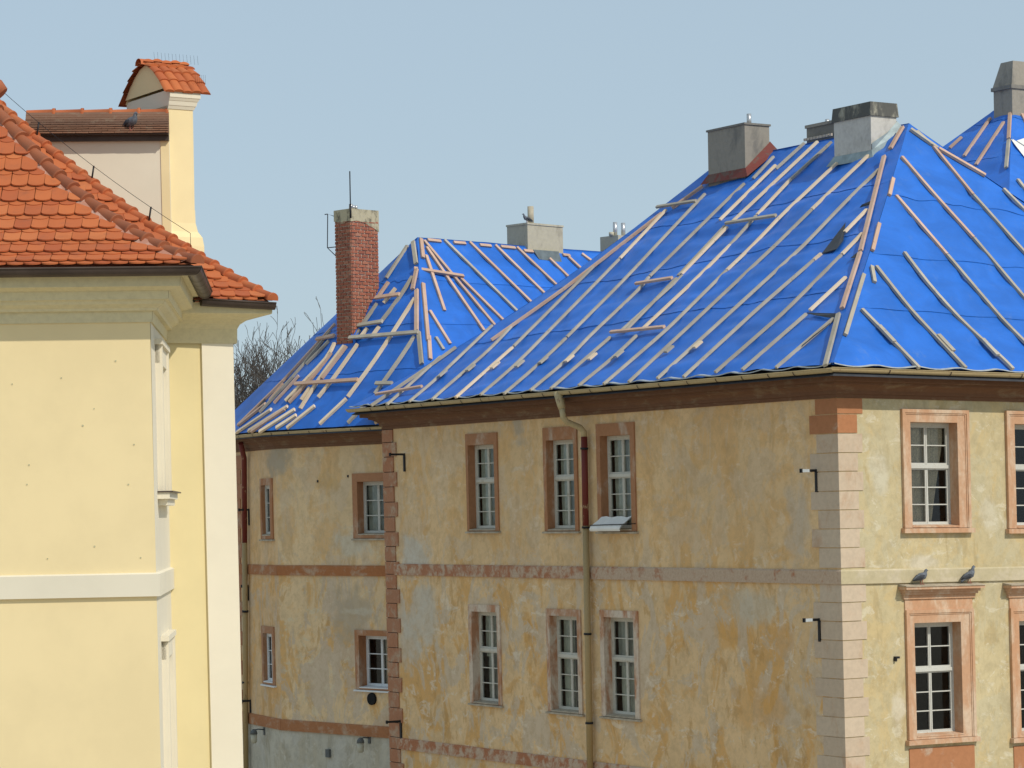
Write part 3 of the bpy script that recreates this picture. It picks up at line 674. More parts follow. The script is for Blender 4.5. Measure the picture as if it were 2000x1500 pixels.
# ------------------------------------------------------------------ chimneys
def solve_w(P, d, px):
    lo, hi = 0, 6
    s = 1 if proj(P+d*.5)[0] > proj(P)[0] else -1
    for _ in range(40):
        m = (lo+hi)/2
        if (proj(P+d*m)[0]-px)*s < 0: lo = m
        else: hi = m
    return (lo+hi)/2
def z_at(P, py):
    d = ray(proj(P)[0], py); return d.z*P.y
def chimney(par, base, d1, d2, xl, xr, ytop, mat, deep=1.2, name='chimney', cap=None, capm='capst', taper=0):
    """base: foot of the near corner; d1, d2 run back along the left and the right face"""
    w1, w2 = solve_w(base, d1, xl), solve_w(base, d2, xr); zt = z_at(base, ytop)
    lo = base.z - deep; q = [base, base+d1*w1, base+d1*w1+d2*w2, base+d2*w2]
    mb = MB(); at = lambda p, z: V3((p.x, p.y, z))
    tz = zt - (cap or 0); cc = base+d1*w1/2+d2*w2/2
    mb.hexa([at(p, lo) for p in q] + [at(p, tz) for p in q])
    ch = part(name, mb, M[mat], par)
    return ch, q, zt, cc
def flue(P, r, h, ch, mat='steel'):
    part('flue_pipe', MB().tube([P, P+V3((0, 0, h))], r, 12), M[mat], ch)
def hitp(bv, x, y):
    h = bv.ray_cast(V3((0, 0, 0)), ray(x, y).normalized()); return h[0]
def skirt(q, zs, out, drop, mat, ch, name='flashing', bv=None):
    """sheet-metal collar round a chimney foot: q four corners, zs their heights"""
    c = sum(q, V3())/4; mb = MB(); top, bot = [], []
    for p, z in zip(q, zs):
        d = (p-c); d.z = 0; d = d.normalized()
        top.append(V3((p.x, p.y, z)) + d*.02); bot.append(V3((p.x, p.y, z-drop)) + d*out)
    for i in range(4): mb.face([bot[i], bot[(i+1) % 4], top[(i+1) % 4], top[i]])
    return part(name, mb, M[mat], ch)
slopeL = lambda p: E0.z + prof_f(min(1, max(0, (p-E0).dot(dR)/RB_)))*RZ
# near-left chimney
b1 = hitp(bvL, 1456, 344); ch, q, zt, cc = chimney(house, b1, dL, dR, 1384, 1504, 243, 'conc')
fl = MB(); zs = [slopeL(p)+.03 for p in q]
skirt(q, [z+.22 for z in zs], .22, .22, 'rustsh', ch)
flue(V3((q[0].x, q[0].y, zt)) + dL*.15+dR*.25, .055, .28, ch)
pt_ = MB(); cz = V3((q[1].x, q[1].y, zt)); pt_.tube([cz - dL*.55 + dR*.2, cz - dL*.55 + dR*.2 + V3((0, 0, .07))], .09, 8); part('chimney_pot', pt_, M['lead'], ch)
k = MB(); k.hexa([V3((p.x, p.y, zt)) + o_ for p, o_ in zip(q, (-dL*.03-dR*.03, dL*.03-dR*.03, dL*.03+dR*.03, -dL*.03+dR*.03))] + [V3((p.x, p.y, zt+.045)) + o_ for p, o_ in zip(q, (-dL*.03-dR*.03, dL*.03-dR*.03, dL*.03+dR*.03, -dL*.03+dR*.03))])
part('chimney_cap', k, M['concD'], ch)
# pale chimney close to the peak
b3 = hitp(bvL, 1702, 302); ch3, q, zt, cc = chimney(house, b3, dL, dR, 1630, 1752, 198, 'concW', cap=.30)
o4 = (-dL-dR, dL-dR, dL+dR, dR-dL)
k = MB(); k.hexa([V3((p.x, p.y, zt-.30)) + o_*.04 for p, o_ in zip(q, o4)] + [V3((p.x, p.y, zt)) + o_*.015 for p, o_ in zip(q, o4)]); part('chimney_cap', k, M['capst'], ch3)
zs = [slopeL(p)+.02 for p in q]
skirt(q, [z+.20 for z in zs], .20, .21, 'zinc', ch3)
k = MB(); A = q[0]; B = q[3]; k.face([V3((A.x, A.y, zs[0]+.12))-dL*.03, V3((B.x, B.y, zs[3]+.1))-dL*.03, V3((B.x, B.y, min(zt-.5, zs[3]+.4)))-dL*.028, V3((A.x, A.y, zs[0]+.35))-dL*.028]); part('side_flashing', k, M['zinc'], ch3)
# chimney beyond the ridge
rp = E0 + dL*RA + dR*RB_; rp.z = E0.z + RZ
bb = ray(1632, 290)*((rp+dL*2.3+dR*1.2).y); bb.z = slopeL(E0+dR*5.6)
ch4, q, zt, cc = chimney(house, bb, dL, dR, 1578, 1680, 238, 'concD')
k = MB(); k.hexa([V3((p.x, p.y, zt-.02)) + o_*.03 for p, o_ in zip(q, o4)] + [V3((p.x, p.y, zt+.05)) + o_*.03 for p, o_ in zip(q, o4)]); part('chimney_cap', k, M['conc'], ch4)
flue(V3((q[1].x, q[1].y, zt))-dL*.5+dR*.2, .05, .14, ch4)
k = MB(); zz = z_at(q[1], 276); w1b = (q[1]-q[0]).length
for j in range(9): k.box(Fr(V3((q[0].x, q[0].y, 0)), -dL), -w1b+w1b/9*j, -w1b+w1b/9*j+w1b/9-.02, zz, zz+.06, 0, .03)
part('brick_course', k, M['mortar'], ch4, kind='stuff')

# ------------------------------------------------------------------ wing with the brick chimney
wing = thing('tarped_wing', 'narrower ochre house with red brick chimney and blue tarpaulin hip roof behind the yellow house', 'house', J + V3((0, 0, GZ)))
W2 = [(FB.rect(689, 925, 768, 1051), FB.rect(699, 941, 759, 1043)), (FB.rect(694, 1230, 774, 1350), FB.rect(702, 1241, 765, 1345))]
W1 = [(FA.rect(509, 935, 535.5, 1053), FA.rect(512, 948, 530.5, 1045)), (FA.rect(512, 1222, 539, 1339), FA.rect(515.5, 1236, 535, 1333))]
uJ = FB.uv(541, 1000)[0]; lvB = FB.uv(700, 1437)[1]; mvB = FB.uv(650, 1124.5)[1]
wall(FB, uJ, 1.6, lvB+.1, 2.0, [inset(s) for s, _ in W2], 'wall', M['plW'], wing)
wall(FB, uJ, 1.6, GZ, lvB+.1, [], 'lower_wall', M['plGrey'], wing)
M['plA'] = m_plaster('old_plaster_wing_end', (.72, .50, .275, 1), (.72, .42, .16, 1), (.60, .47, .33, 1), (.70, .56, .39, 1), [(onB(532, 895), (.6, .9, .55), (.42, .365, .28, 1), .9)], 6)
uE = FA.uv(452, 1000)[0]
wall(FA, uE, 0, lvB+.1, 2.0, [inset(s) for s, _ in W1], 'wall', M['plA'], wing)
wall(FA, uE, 0, GZ, lvB+.1, [], 'lower_wall', M['plGrey'], wing)
window(FB, wing, *W2[0], rows=(3,), rec=.18, curs=[(.05, .95, 1, .02, 'curw')], sillm='sill', fm='white'); window(FB, wing, *W2[1], rows=(3,), rec=.22, fm='white2', sillm='white2', curs=[(.5, .95, 1, .03, 'cur2')])
window(FA, wing, *W1[0], rows=(3,), rec=.085, curs=[(.05, .95, 1, .02, 'curw')]); window(FA, wing, *W1[1], rows=(3,), rec=.085, fm='white2', sillm='white2')
bk = MB(); p0, p1 = FA.p(uE, GZ), FB.p(1.6, GZ); bk.face([p0, p0+dW*9, p0+dW*9+V3((0, 0, 2-GZ)), p0+V3((0, 0, 2-GZ))]); bk.face([p1, p1+dW*9, p1+dW*9+V3((0, 0, 2-GZ)), p1+V3((0, 0, 2-GZ))]); part('back_wall', bk, M['plW'], wing)
for fr, a, b in ((FB, uJ, 1.6), (FA, uE, 0)):
    e1 = .0 if fr is FB else 0
    band(fr, wing, a, b, mvB, mvB+.26, 'bandw'); band(fr, wing, a, b, lvB, lvB+.28, 'bandw')
cw = FB.uv(690, 869)[1]
profw = [(.0, cw-.01), (.03, cw-.01), (.035, cw+.06), (.07, cw+.07), (.09, cw+.13), (.15, cw+.18), (.22, cw+.20), (.23, cw+.25), (.34, cw+.26), (.34, cw+.40), (0, cw+.40)]
ex = extrude(FB, profw, uJ, 1.6, -.17, 0); extrude(FA, profw, uE, 0, 0, .17, ex); part('cornice', ex, M['cornice'], wing)
gw = FB.uv(690, 835, .42)[1]-.02
gutter(FB, uJ, 1.2, .42, gw, .075, 'gutter', wing, -.17, 0, 7); gutter(FA, uE, 0, .42, gw, .075, 'gutter', wing, 0, .17, 4)
# far downpipe, quoins and brackets of the wing's end
pa = lambda x, y, n: FA.p(*FA.uv(x, y, n), n)
part('downpipe', MB().tube([pa(470, 866, .3), pa(477, 895, .12), pa(478, 1060, .12)], .07, 10), M['pipered'], wing, 'red oxide length of downpipe')
part('downpipe', MB().tube([pa(478, 1060, .12), pa(480.5, 1520, .12)], .072, 10), M['pipe'], wing)
for y in (1194, 1333, 1470): part('pipe_clip', MB().tube([pa(479, y-2, .12), pa(479, y+2, .12)], .086, 10), M['iron'], wing)
for i in range(21):
    y = 890+i*28.5; u0 = FA.uv(450, y)[0]; u1 = FA.uv(471 if i % 2 else 474, y)[0]; v1, v0 = FA.uv(465, y)[1], FA.uv(465, y+27)[1]
    q = MB(); q.box(FA, u0, u1, v0, v1, -.05, .03); part('quoin', q, M['quL'], wing)
for a in [(487, 997, 1026, .3), (485, 1146, 1173, .2), (490, 1370, 1392, .25)]: bracket(FA, wing, *a)
u, v = FB.uv(728, 1365); k = MB(); k.tube([FB.p(u, v, -.02), FB.p(u, v, .06)], .15, 14); part('vent', k, M['black'], wing, 'black round vent below the window')  # plain black disc fills the vent opening
u, v = FB.uv(643, 1471); k = MB(); k.box(FB, u-.07, u+.07, v-.1, v+.1, 0, .07); part('junction_box', k, M['lampg'], wing)
for x, y in [(680, 930), (621, 940)]: u, v = FB.uv(x, y); k = MB(); k.box(FB, u-.02, u+.02, v-.03, v+.03, 0, .02); part('iron_peg', k, M['iron'], wing)

# roof of the wing
UC, WA = 2.15, 3.65
Ew = J - dB*UC + FB.N*.5; Ew.z = gw + .02
r_ = ray(815, 466); det = dW.x*(-r_.y) - (-r_.x)*dW.y; rhs = -(Ew + dB*WA)
WB_ = (rhs.x*(-r_.y) - (-r_.x)*rhs.y)/det; kk = (dW.x*rhs.y - dW.y*rhs.x)/det
apex = r_*kk
Ej = FB.p(uJ, 0, .5); Ej.z = Ew.z; Ee = FA.p(uE-.5, 0, .5); Ee.z = Ew.z
def wf_(t): return t + .0*t
def ruled(e0, e1, a0, a1):
    def fn(u, t):
        p = e0.lerp(e1, u).lerp(a0.lerp(a1, u), t); return p
    return fn
RL = 14.0; rdir = dW.copy(); rdir.z = 0
apexE = apex + dW*RL
segs = [('B', ruled(Ew, Ej, apex, apex), 40), ('A', ruled(Ej, Ee, apex, apex), 16), ('W', ruled(Ew + dW*(RL+WB_), Ew, apexE, apex), 60), ('S', ruled(Ee, Ee + dW*(RL+WB_), apex, apexE), 8)]
dk = MB()
for nme, fn, nu in segs: dk.grid([[fn(j/6, i/4) - V3((0, 0, .12)) for j in range(7)] for i in range(5)], False)
rw = part('roof', dk, M['under'], wing)
allw = MB(); wv = {}
for nme, fn, nu in segs:
    q = tarp_slope(fn, rw, nu, [0, .28, .52, .76, 1.0] if nme != 'S' else [0, 1], .02, 12, 5); wv[nme] = q.bvh(); b = len(allw.v); allw.v += q.v; allw.f += [tuple(x+b for x in f) for f in q.f]
bw = allw.bvh()
BWl = [(p_, [(466, 832), (555, 745), (656, 634)]), (g_, [(509, 806), (574, 737), (647, 648)]), (g_, [(600, 712), (644, 667)]), (f_, [(559, 784), (641, 700), (655, 671)]), (p_, [(566, 787), (611, 740), (648, 690)]),
 (f_, [(588, 799), (625, 740), (674, 676)]), (p_, [(630, 740), (678, 677)]), (f_, [(623, 777), (653, 740), (700, 673)]), (f_, [(626, 829), (678, 780)]), (f_, [(681, 776), (737, 700), (812, 583)]), (g_, [(681, 827), (720, 787)]), (g_, [(734, 770), (784, 700), (811, 658)]),
 (g_, [(709, 635), (738, 594)]), (f_, [(705, 660), (719, 642)]), (g_, [(692, 660), (704, 645)]), (f_, [(727, 659), (742, 639)]), (g_, [(746, 629), (780, 585), (807, 541)]), (f_, [(751, 593), (774, 564)]), (p_, [(741, 579), (760, 552)]), (g_, [(756, 544), (797, 481)]),
 (f_, [(464, 846), (531, 801)]), (f_, [(487, 843), (563, 795)]), (p_, [(493, 844), (558, 800)]), (f_, [(508, 845), (577, 801)]), (f_, [(541, 837), (580, 812)]), (f_, [(562, 837), (616, 794)]), (p_, [(528, 783), (555, 750)]), (p_, [(537, 788), (585, 735)]), (f_, [(590, 782), (607, 758)]), (p_, [(470, 830), (520, 790)]),
 (f_, [(734, 826), (742, 822)])]
for m_, pts in BWl: batten(bw, pts, rw, m_, .095, .06)
for m_, pts in [(g_, [(814, 516), (808, 473)]), (p_, [(825, 505), (821, 468)]), (p_, [(807, 566), (815, 527)]), (p_, [(815, 647), (815, 567)]), (g_, [(825, 712), (819, 650)]), (p_, [(835, 667), (825, 555)]), (p_, [(839, 703), (836, 657)])]: batten(bw, pts, rw, m_, .10, .06)
for m_, pts in [(p_, [(807, 529), (902, 544)]), (g_, [(686, 663), (821, 652)]), (g_, [(703, 639), (751, 631)]), (p_, [(737, 585), (784, 578)]), (p_, [(623, 666), (657, 659)]), (p_, [(580, 753), (703, 745)]), (g_, [(738, 752), (770, 752)])]: batten(bw, pts, rw, m_, .09, .06, lift=.055)
for m_, pts in [(g_, [(867, 470), (1017, 617)]), (p_, [(916, 474), (1043, 598)]), (p_, [(966, 480), (1068, 580)]), (p_, [(1008, 484), (1091, 563)]), (p_, [(1072, 506), (1114, 547)]), (p_, [(1109, 503), (1137, 529)]), (p_, [(1135, 497), (1158, 514)]),
 (p_, [(827, 471), (972, 645)]), (p_, [(832, 484), (944, 647)]), (p_, [(831, 500), (867, 608)]), (p_, [(899, 545), (991, 636)]), (p_, [(838, 608), (878, 673)]), (g_, [(850, 660), (865, 684)]),
 (p_, [(834, 470), (860, 473)]), (p_, [(885, 475), (908, 477)]), (p_, [(936, 480), (958, 482)]), (p_, [(977, 483), (1005, 486)]), (p_, [(1022, 491), (1040, 493)]), (p_, [(1098, 499), (1112, 501)])]: batten(wv['W'], pts, rw, m_, .085, .055)
flap(bw, [(505, 795), (520, 781), (517, 790), (509, 801)], rw); flap(bw, [(560, 782), (574, 762), (572, 776), (564, 786)], rw)
# cream chimney on the wing's ridge
dBn, dWn = dB, dW
b5 = hitp(wv['W'], 1031, 490); ch5, q, zt, cc = chimney(wing, b5, dB, dW, 991, 1100, 436, 'concC')
k = MB(); o5 = (-dB-dW, dB-dW, dB+dW, dW-dB); k.hexa([V3((p.x, p.y, zt-.03)) + o_*.02 for p, o_ in zip(q, o5)] + [V3((p.x, p.y, zt+.02)) + o_*.02 for p, o_ in zip(q, o5)]); part('chimney_cap', k, M['concC'], ch5)
PIG_A = V3((q[0].x, q[0].y, zt+.02)) + dB*.12+dW*.10
flue(V3((q[0].x, q[0].y, zt)) + dW*.42 + dB*.3, .085, .5, ch5, 'pot')
k = MB(); A = V3((q[0].x, q[0].y, b5.z+.02)) - dB*.03 + dW*.15; k.hexa([A, A+dW*.95, A+dW*.95-dB*.12-V3((0, 0, .30)), A+dW*.1-dB*.12-V3((0, 0, .26))] + [p_2 + V3((0, 0, .02)) - dB*.02 for p_2 in (A, A+dW*.95, A+dW*.95-dB*.12-V3((0, 0, .30)), A+dW*.1-dB*.12-V3((0, 0, .26)))]); part('flashing', k, M['lead'], ch5)
b6 = hitp(wv['W'], 1208, 509)
ch6, q, zt, cc = chimney(wing, b6, dB, dW, 1173, 1262, 459, 'concC')
for a_ in (.1, .42): flue(V3((q[0].x, q[0].y, zt)) + dW*(a_+.05) + dB*.25, .06, .38, ch6)
k = MB(); k.tube([V3((q[0].x, q[0].y, zt)) + dB*.25 + dW*.0, V3((q[0].x, q[0].y, zt+.1)) + dB*.25], .07, 8); part('chimney_pot', k, M['concC'], ch6)
# brick chimney
b7 = hitp(bw, 689.5, 667)
w1, w2 = solve_w(b7, dB, 658), solve_w(b7, dW, 742.5)
ztop = z_at(b7, 407); zbr = z_at(b7, 433)
qq = [b7, b7+dB*w1, b7+dB*w1+dW*w2, b7+dW*w2]
k = MB(); ins = [(dB+dW)*.012, (dW-dB)*.012, -(dB+dW)*.012, (dB-dW)*.012]
k.hexa([V3((p.x, p.y, b7.z-1.4)) + i_ for p, i_ in zip(qq, ins)] + [V3((p.x, p.y, ztop-.02)) + i_ for p, i_ in zip(qq, ins)])
bch = part('chimney', k, M['mortar'], wing, 'tall red brick chimney with a rendered head')
cap = MB()     # render on the head with a ragged lower edge
per = [(qq[0], qq[1]), (qq[1], qq[2]), (qq[2], qq[3]), (qq[3], qq[0])]
o7 = [-(dB+dW)*.016, (dB-dW)*.016, (dB+dW)*.016, (dW-dB)*.016]
for s_i, (a, b) in enumerate(per):
    n = 16; top, bot = [], []
    for j in range(n+1):
        f = j/n; p = (a+o7[s_i]).lerp(b+o7[(s_i+1) % 4], f); rag = .10*noise.noise(V3((p.x*3.1, p.y*3.1, 4)))
        hgt = (ztop-zbr) + rag + (.30*max(0, min(1, (f-.05)/.6)) if s_i == 3 and False else 0) + (.22*max(0, 1-f/.5) if s_i == 3 else 0)
        top.append(V3((p.x, p.y, ztop))); bot.append(V3((p.x, p.y, ztop-hgt)))
    cap.grid([bot, top], False)
cap.face([V3((p.x, p.y, ztop)) + o_ for p, o_ in zip(qq, o7)]); 
M['caprend'] = m_peel('stained_head_render', (.56, .50, .34, 1), (.11, .10, .075, 1), .48, .64, (1, 1, .6), 4.5)
part('chimney_head', cap, M['caprend'], bch)
bricks = []
def brick_mesh(lx, ly, lz): 
    k = MB(); h = lz/2; j = .006; 
    pts = [(-lx/2, -ly/2, -h), (lx/2, -ly/2, -h), (lx/2, ly/2, -h), (-lx/2, ly/2, -h), (-lx/2+j, -ly/2+j, h), (lx/2-j, -ly/2+j, h), (lx/2-j, ly/2-j, h), (-lx/2+j, ly/2-j, h)]
    k.hexa([V3(p) for p in pts]); return k.mesh('brick', M['brick'])
nc = 36; ch_ = (zbr + .08 - (b7.z - .05))/nc; nb = 0
for face_i, (O_, d_, wdt, nn) in enumerate(((b7, dW, w2, -dB), (b7, dB, w1, -dW))):
    n = 4 if face_i == 0 else 3; bl = wdt/n; full = brick_mesh(bl-.022, .10, ch_-.02); half = brick_mesh(bl*.5-.022, .10, ch_-.02)
    for r in range(nc):
        offs = [(i+.5)*bl for i in range(n)] if r % 2 == 0 else [(i+1)*bl for i in range(n-1)]
        items = [(x, full) for x in offs] + ([(bl*.25, half), (wdt-bl*.25, half)] if r % 2 else [])
        z = b7.z - .05 + (r+.5)*ch_
        for x, me in items:
            p = O_ + d_*x; zz = z + random.uniform(-.004, .004)
            if face_i == 0:     # right face: skip what is under the roof
                g0 = (p - b7).dot(dW)/w2
                if zz < b7.z + g0*w2*1.25: continue
            M_ = Matrix((( d_.x, -nn.x, 0, 0), (d_.y, -nn.y, 0, 0), (0, 0, 1, 0), (0, 0, 0, 1)))
            Q = Matrix.Translation(V3((p.x, p.y, zz)) + nn*(-.038 + random.uniform(-.006, .008))) @ M_ @ Matrix.Rotation(random.uniform(-.02, .02), 4, 'Y')
            if nb < 298: piece('brick', me, Q, bch); nb += 1
flue(V3((qq[0].x, qq[0].y, ztop)) + (dB+dW)*.06, .05, .12, bch); flue(V3((qq[0].x, qq[0].y, ztop)) + dW*.18+dB*.1, .04, .1, bch); flue(V3((qq[0].x, qq[0].y, ztop)) + dW*.27+dB*.1, .035, .1, bch)
A = V3((qq[0].x, qq[0].y, ztop-.25)) - (dB+dW)*.045
part('lightning_rod', MB().tube([A, A + V3((0, 0, .35))], .026, 8).tube([A + V3((0, 0, .3)), A + V3((0, 0, 1.18))], .016, 6), M['iron'], bch)
xa = lambda x, y: ray(x, y)*(qq[1].y)
part('climbing_hoop', MB().tube([xa(657, 424), xa(640, 418), xa(639.5, 484), xa(656, 500)], .013, 6).tube([xa(639.5, 484), xa(668, 481)], .012, 6).tube([xa(640, 418), xa(634, 419)], .012, 6), M['iron'], bch)
fl = MB(); 
for (pa_, pb_) in ((qq[0], qq[1]), (qq[0], qq[3])):
    h = 0
skirt([q2 for q2 in qq], [b7.z+.3, b7.z+.12, b7.z+1.9, b7.z+1.55], .10, .25, 'tarp', bch, 'tarp_collar') if False else None
k = MB(); k.face([hitp(bw, 686, 660)+V3((0, -.1, .1)), hitp(bw, 692, 678)+V3((0, 0, .06)), hitp(bw, 706, 640)+V3((0, 0, .06)), xa(703, 629)*1.0, xa(687, 646)*1.0]); part('tarp_collar', k, M['tarp'], bch)
k = MB(); k.face([xa(657, 662), xa(675, 655), xa(684, 652), xa(686, 664), xa(676, 668), xa(659, 676)]); part('mortar_fillet', k, M['conc'], bch)

# ------------------------------------------------------------------ third roof at the right edge
ap = ray(1977, 193)*80.0
far = thing('gabled_tarped_house', 'house at the right edge, its peaked blue tarpaulin roof carrying a tapered grey chimney', 'house', V3((ap.x, ap.y, GZ)))
s5 = 6.0; z5 = 5.6
cn = [ap - dL*s5 - dR*s5, ap + dL*s5 - dR*s5, ap + dL*s5 + dR*s5, ap - dL*s5 + dR*s5]
for p in cn: p.z = ap.z - z5
fs = [ruled(cn[1], cn[0], ap, ap), ruled(cn[0], cn[3], ap, ap), ruled(cn[3], cn[2], ap, ap), ruled(cn[2], cn[1], ap, ap)]
wb = MB()
for i in range(4):
    a, b = cn[i].lerp(V3((ap.x, ap.y, cn[i].z)), .06), cn[(i+1) % 4].lerp(V3((ap.x, ap.y, cn[i].z)), .06); wb.face([V3((a.x, a.y, GZ)), V3((b.x, b.y, GZ)), b, a])
part('wall', wb, M['plW'], far)
dk = MB()
for fn in fs: dk.grid([[fn(j/4, i/3) - V3((0, 0, .06)) for j in range(5)] for i in range(4)], False)
rf = part('roof', dk, M['under'], far)
af = MB()
for fn in fs[:2]:
    q = tarp_slope(fn, rf, 40, [0, .3, .62, .86, 1], .03, 12, 2); b = len(af.v); af.v += q.v; af.f += [tuple(x+b for x in f) for f in q.f]
for fn in fs[2:]: tarp_slope(fn, rf, 10, [0, 1], .01, 6, 2)
bf = af.bvh()
for m_, pts in [(p_, [(1856, 290), (1879, 269)]), (p_, [(1884, 306), (1935, 232)]), (p_, [(1907, 323), (1961, 240)]), (p_, [(1974, 216), (1971, 272)]), (g_, [(1971, 275), (1966, 329)]), (p_, [(1994, 222), (2012, 260)]), (g_, [(1987, 352), (2010, 382)])]: batten(bf, pts, rf, m_, .10, .06)
flap(bf, [(1972, 268), (2000, 290), (2010, 320), (1980, 285)], rf, 'board', .06); flap(bf, [(1985, 276), (2010, 270), (2012, 292), (1998, 288)], rf, 'board', .08)
b8 = ray(1977, 200)*79.0
w1, w2 = solve_w(b8, dL, 1941), solve_w(b8, dR, 2030); q = [b8, b8+dL*w1, b8+dL*w1+dR*w2, b8+dR*w2]; zt = z_at(b8, 116); zm = z_at(b8, 167)
cc = sum(q, V3())/4; at = lambda p, z, s: V3((cc.x+(p.x-cc.x)*s, cc.y+(p.y-cc.y)*s, z))
k = MB(); k.hexa([at(p, b8.z-2.0, 1) for p in q] + [at(p, zm-.08, 1.0) for p in q]); chf = part('chimney', k, M['conc'], far)
part('chimney_collar', MB().hexa([at(p, zm-.08, 1.12) for p in q] + [at(p, zm+.03, 1.12) for p in q]), M['concD'], chf)
part('chimney_hood', MB().hexa([at(p, zm+.03, 1.04) for p in q] + [at(p, zt, .66) for p in q]), M['conc'], chf)

# ------------------------------------------------------------------ yellow house
an = R_(4.4)
Oy = ray(302, 1000)*28.0; Oy.z = 0
eU = V3((math.cos(an), math.sin(an), 0)); eS = V3((-math.sin(an), math.cos(an), 0))
FY = Fr(Oy, eU); FS = Fr(Oy, eS, V3((-.004, 0, 1)))   # front of the bay; its return wall (u = depth)
DB = 3.0
ar = R_(22); FC = Fr(Oy + eS*DB, V3((math.cos(ar), math.sin(ar), 0)))
yh = thing('yellow_house', 'cream and yellow house with orange scalloped tile roof and heavy cornice, nearest the camera', 'house', Oy + V3((0, 0, GZ)))
vY = lambda y: FY.uv(150, y)[1]
k = MB()     # speckled drill plugs are separate
wall(FY, -9, 0, GZ, 2.3, [], 'bay_wall', M['ycream'], yh)
wall(FS, 0, DB, GZ, 2.3, [], 'return_wall', M['ypil'], yh)
uP0, uP1 = FC.uv(398, 900)[0], FC.uv(454, 680)[0]
wall(FC, -.3, uP0+.05, GZ, 2.3, [], 'recess_wall', M['yyel'], yh)
k = MB(); k.box(FC, uP0, uP1, GZ, 2.3, -.3, .035); part('corner_pilaster', k, M['ypil'], yh)
e_ = FC.p(uP1, 0); k = MB(); dd = V3((-.28, 1, 0)).normalized(); k.face([V3((e_.x, e_.y, GZ)), V3((e_.x, e_.y, GZ))+dd*9, V3((e_.x, e_.y, 2.3))+dd*9, V3((e_.x, e_.y, 2.3))]); part('side_wall', k, M['ypil'], yh)
vb0, vb1 = FY.uv(150, 1167.5)[1], FY.uv(150, 1124)[1]
k = extrude(FY, [(0, vb0), (.04, vb0), (.04, vb1), (0, vb1+.015)], -9, 0, 0, 1); extrude(FS, [(0, vb0), (.04, vb0), (.04, vb1), (0, vb1+.015)], 0, DB, -1, 0, k); part('string_course', k, M['ypil'], yh)
c0 = vY(631); pr = [(0, 631), (.02, 631), (.03, 610), (.075, 609), (.09, 604), (.15, 597), (.17, 590), (.205, 589), (.21, 573), (.25, 571), (.29, 568), (.335, 566), (.34, 542), (.40, 541), (.40, 533)]
pr = [(n, vY(y)) for n, y in pr] + [(0, vY(533))]
k = extrude(FY, pr, -9, 0, 0, 1); extrude(FS, pr, 0, DB+.3, -1, 0, k); part('cornice', k, M['ytrim'], yh)
prc = [(.036, c0-.03), (.045, c0-.03), (.05, c0+.14), (.075, c0+.19), (.14, c0+.235), (.25, c0+.27), (.36, c0+.29), (.38, c0+.30), (.385, c0+.38), (.385, c0+.42), (0, c0+.42)]
k = extrude(FC, prc, -.4, uP1, 0, 1); extrude(Fr(FC.p(uP1, 0, 0), FC.N*-1), prc, 0, 1.0, -1, 0, k); part('cornice', k, M['ytrim'], yh)
gyv = FY.uv(150, 524, .52)[1]
gutter(FY, -9, 0, .48, gyv, .085, 'bgut', yh, 0, 1, 0); gutter(FS, 0, DB-.45, .48, gyv, .085, 'bgut', yh, -1, 0, 5)
# recess gutter: falls to the corner
g0 = FC.uv(392, 585, .43); g1 = FC.uv(536, 593, .43)
k = MB(); gutter(FC, g0[0], g1[0], .43, g0[1], .075, 'bgut', yh, 0, 0, 0, g1[1]-g0[1])
# window trim seen edge-on on the return wall
for (y0, y1, slim) in ((690, 972, 0), (1250, 1540, 1)):
    va, vb = FS.uv(318, y0)[1], FS.uv(318, y1)[1]
    k = MB()
    for (s0, s1, n) in ((.75, .95, .05), (.80, .90, .075), (2.05, 2.25, .05), (2.10, 2.20, .075)): k.box(FS, s0, s1, vb, va, -.01, n)
    k.box(FS, .75, 2.25, va-.2, va+.0, -.012, .052); k.box(FS, .7, 2.3, va, va+.06, -.01, .085)
    wn = part('window', k, M['ypil'], yh)
    k = MB(); k.box(FS, .95, 2.05, vb, va-.2, -.12, -.10); part('pane', k, M['glass'], wn)
    if not slim:
        k = MB(); k.box(FS, .62, 2.38, vb-.02, vb+.05, -.01, .13); k.box(FS, .7, 2.3, vb-.09, vb-.02, -.01, .10); part('sill', k, M['ypil'], wn)
        k = MB(); k.box(FS, .6, 2.4, vb+.05, vb+.065, -.01, .17); part('sill_sheet', k, M['bgut'], wn)
for x, y in [(57, 908), (251, 946), (185, 1067), (93, 1091), (275, 1089), (184, 798), (262, 868), (226, 705), (53, 946), (120, 738), (300, 1150), (162, 831), (24, 750)]:
    u, v = FY.uv(x, y); k = MB(); k.tube([FY.p(u, v, -.005), FY.p(u, v, .006)], random.uniform(.006, .012), 8); part('wall_plug', k, M['plug'], yh)

# roof of the yellow house ------------------------------------------------
def vplane_hits(E, v, pts):
    """points of a hip: photo pixels met with the vertical plane through E along v"""
    out = []
    for x, y in pts:
        r = ray(x, y); det = v.x*(-r.y) + r.x*v.y; t = ((-E.x)*(-r.y) - (-r.x)*(-E.y))/det; kx = (v.x*(-E.y) - v.y*(-E.x))/det; out.append(r*kx)
    return out
Eb = Oy + eU*.52 - eS*.52; Eb.z = gyv + .05
hv = (eS - eU).normalized()
hip1 = [Eb.copy()] + vplane_hits(Eb, hv, [(380, 505), (330, 488), (291, 466), (252, 438), (210, 414), (168, 393), (126, 368), (90, 330), (59, 288), (28, 249), (0, 215), (-60, 150)])
Er = FC.p(g1[0]-.03, 0, .42); Er.z = g1[1] + .05
hip2 = [Er.copy()] + vplane_hits(Er, hv, [(500, 569), (450, 537), (400, 508), (344, 476), (302, 451), (260, 427), (215, 390), (176, 354), (134, 315), (95, 278), (56, 245), (6, 207), (-60, 165)])
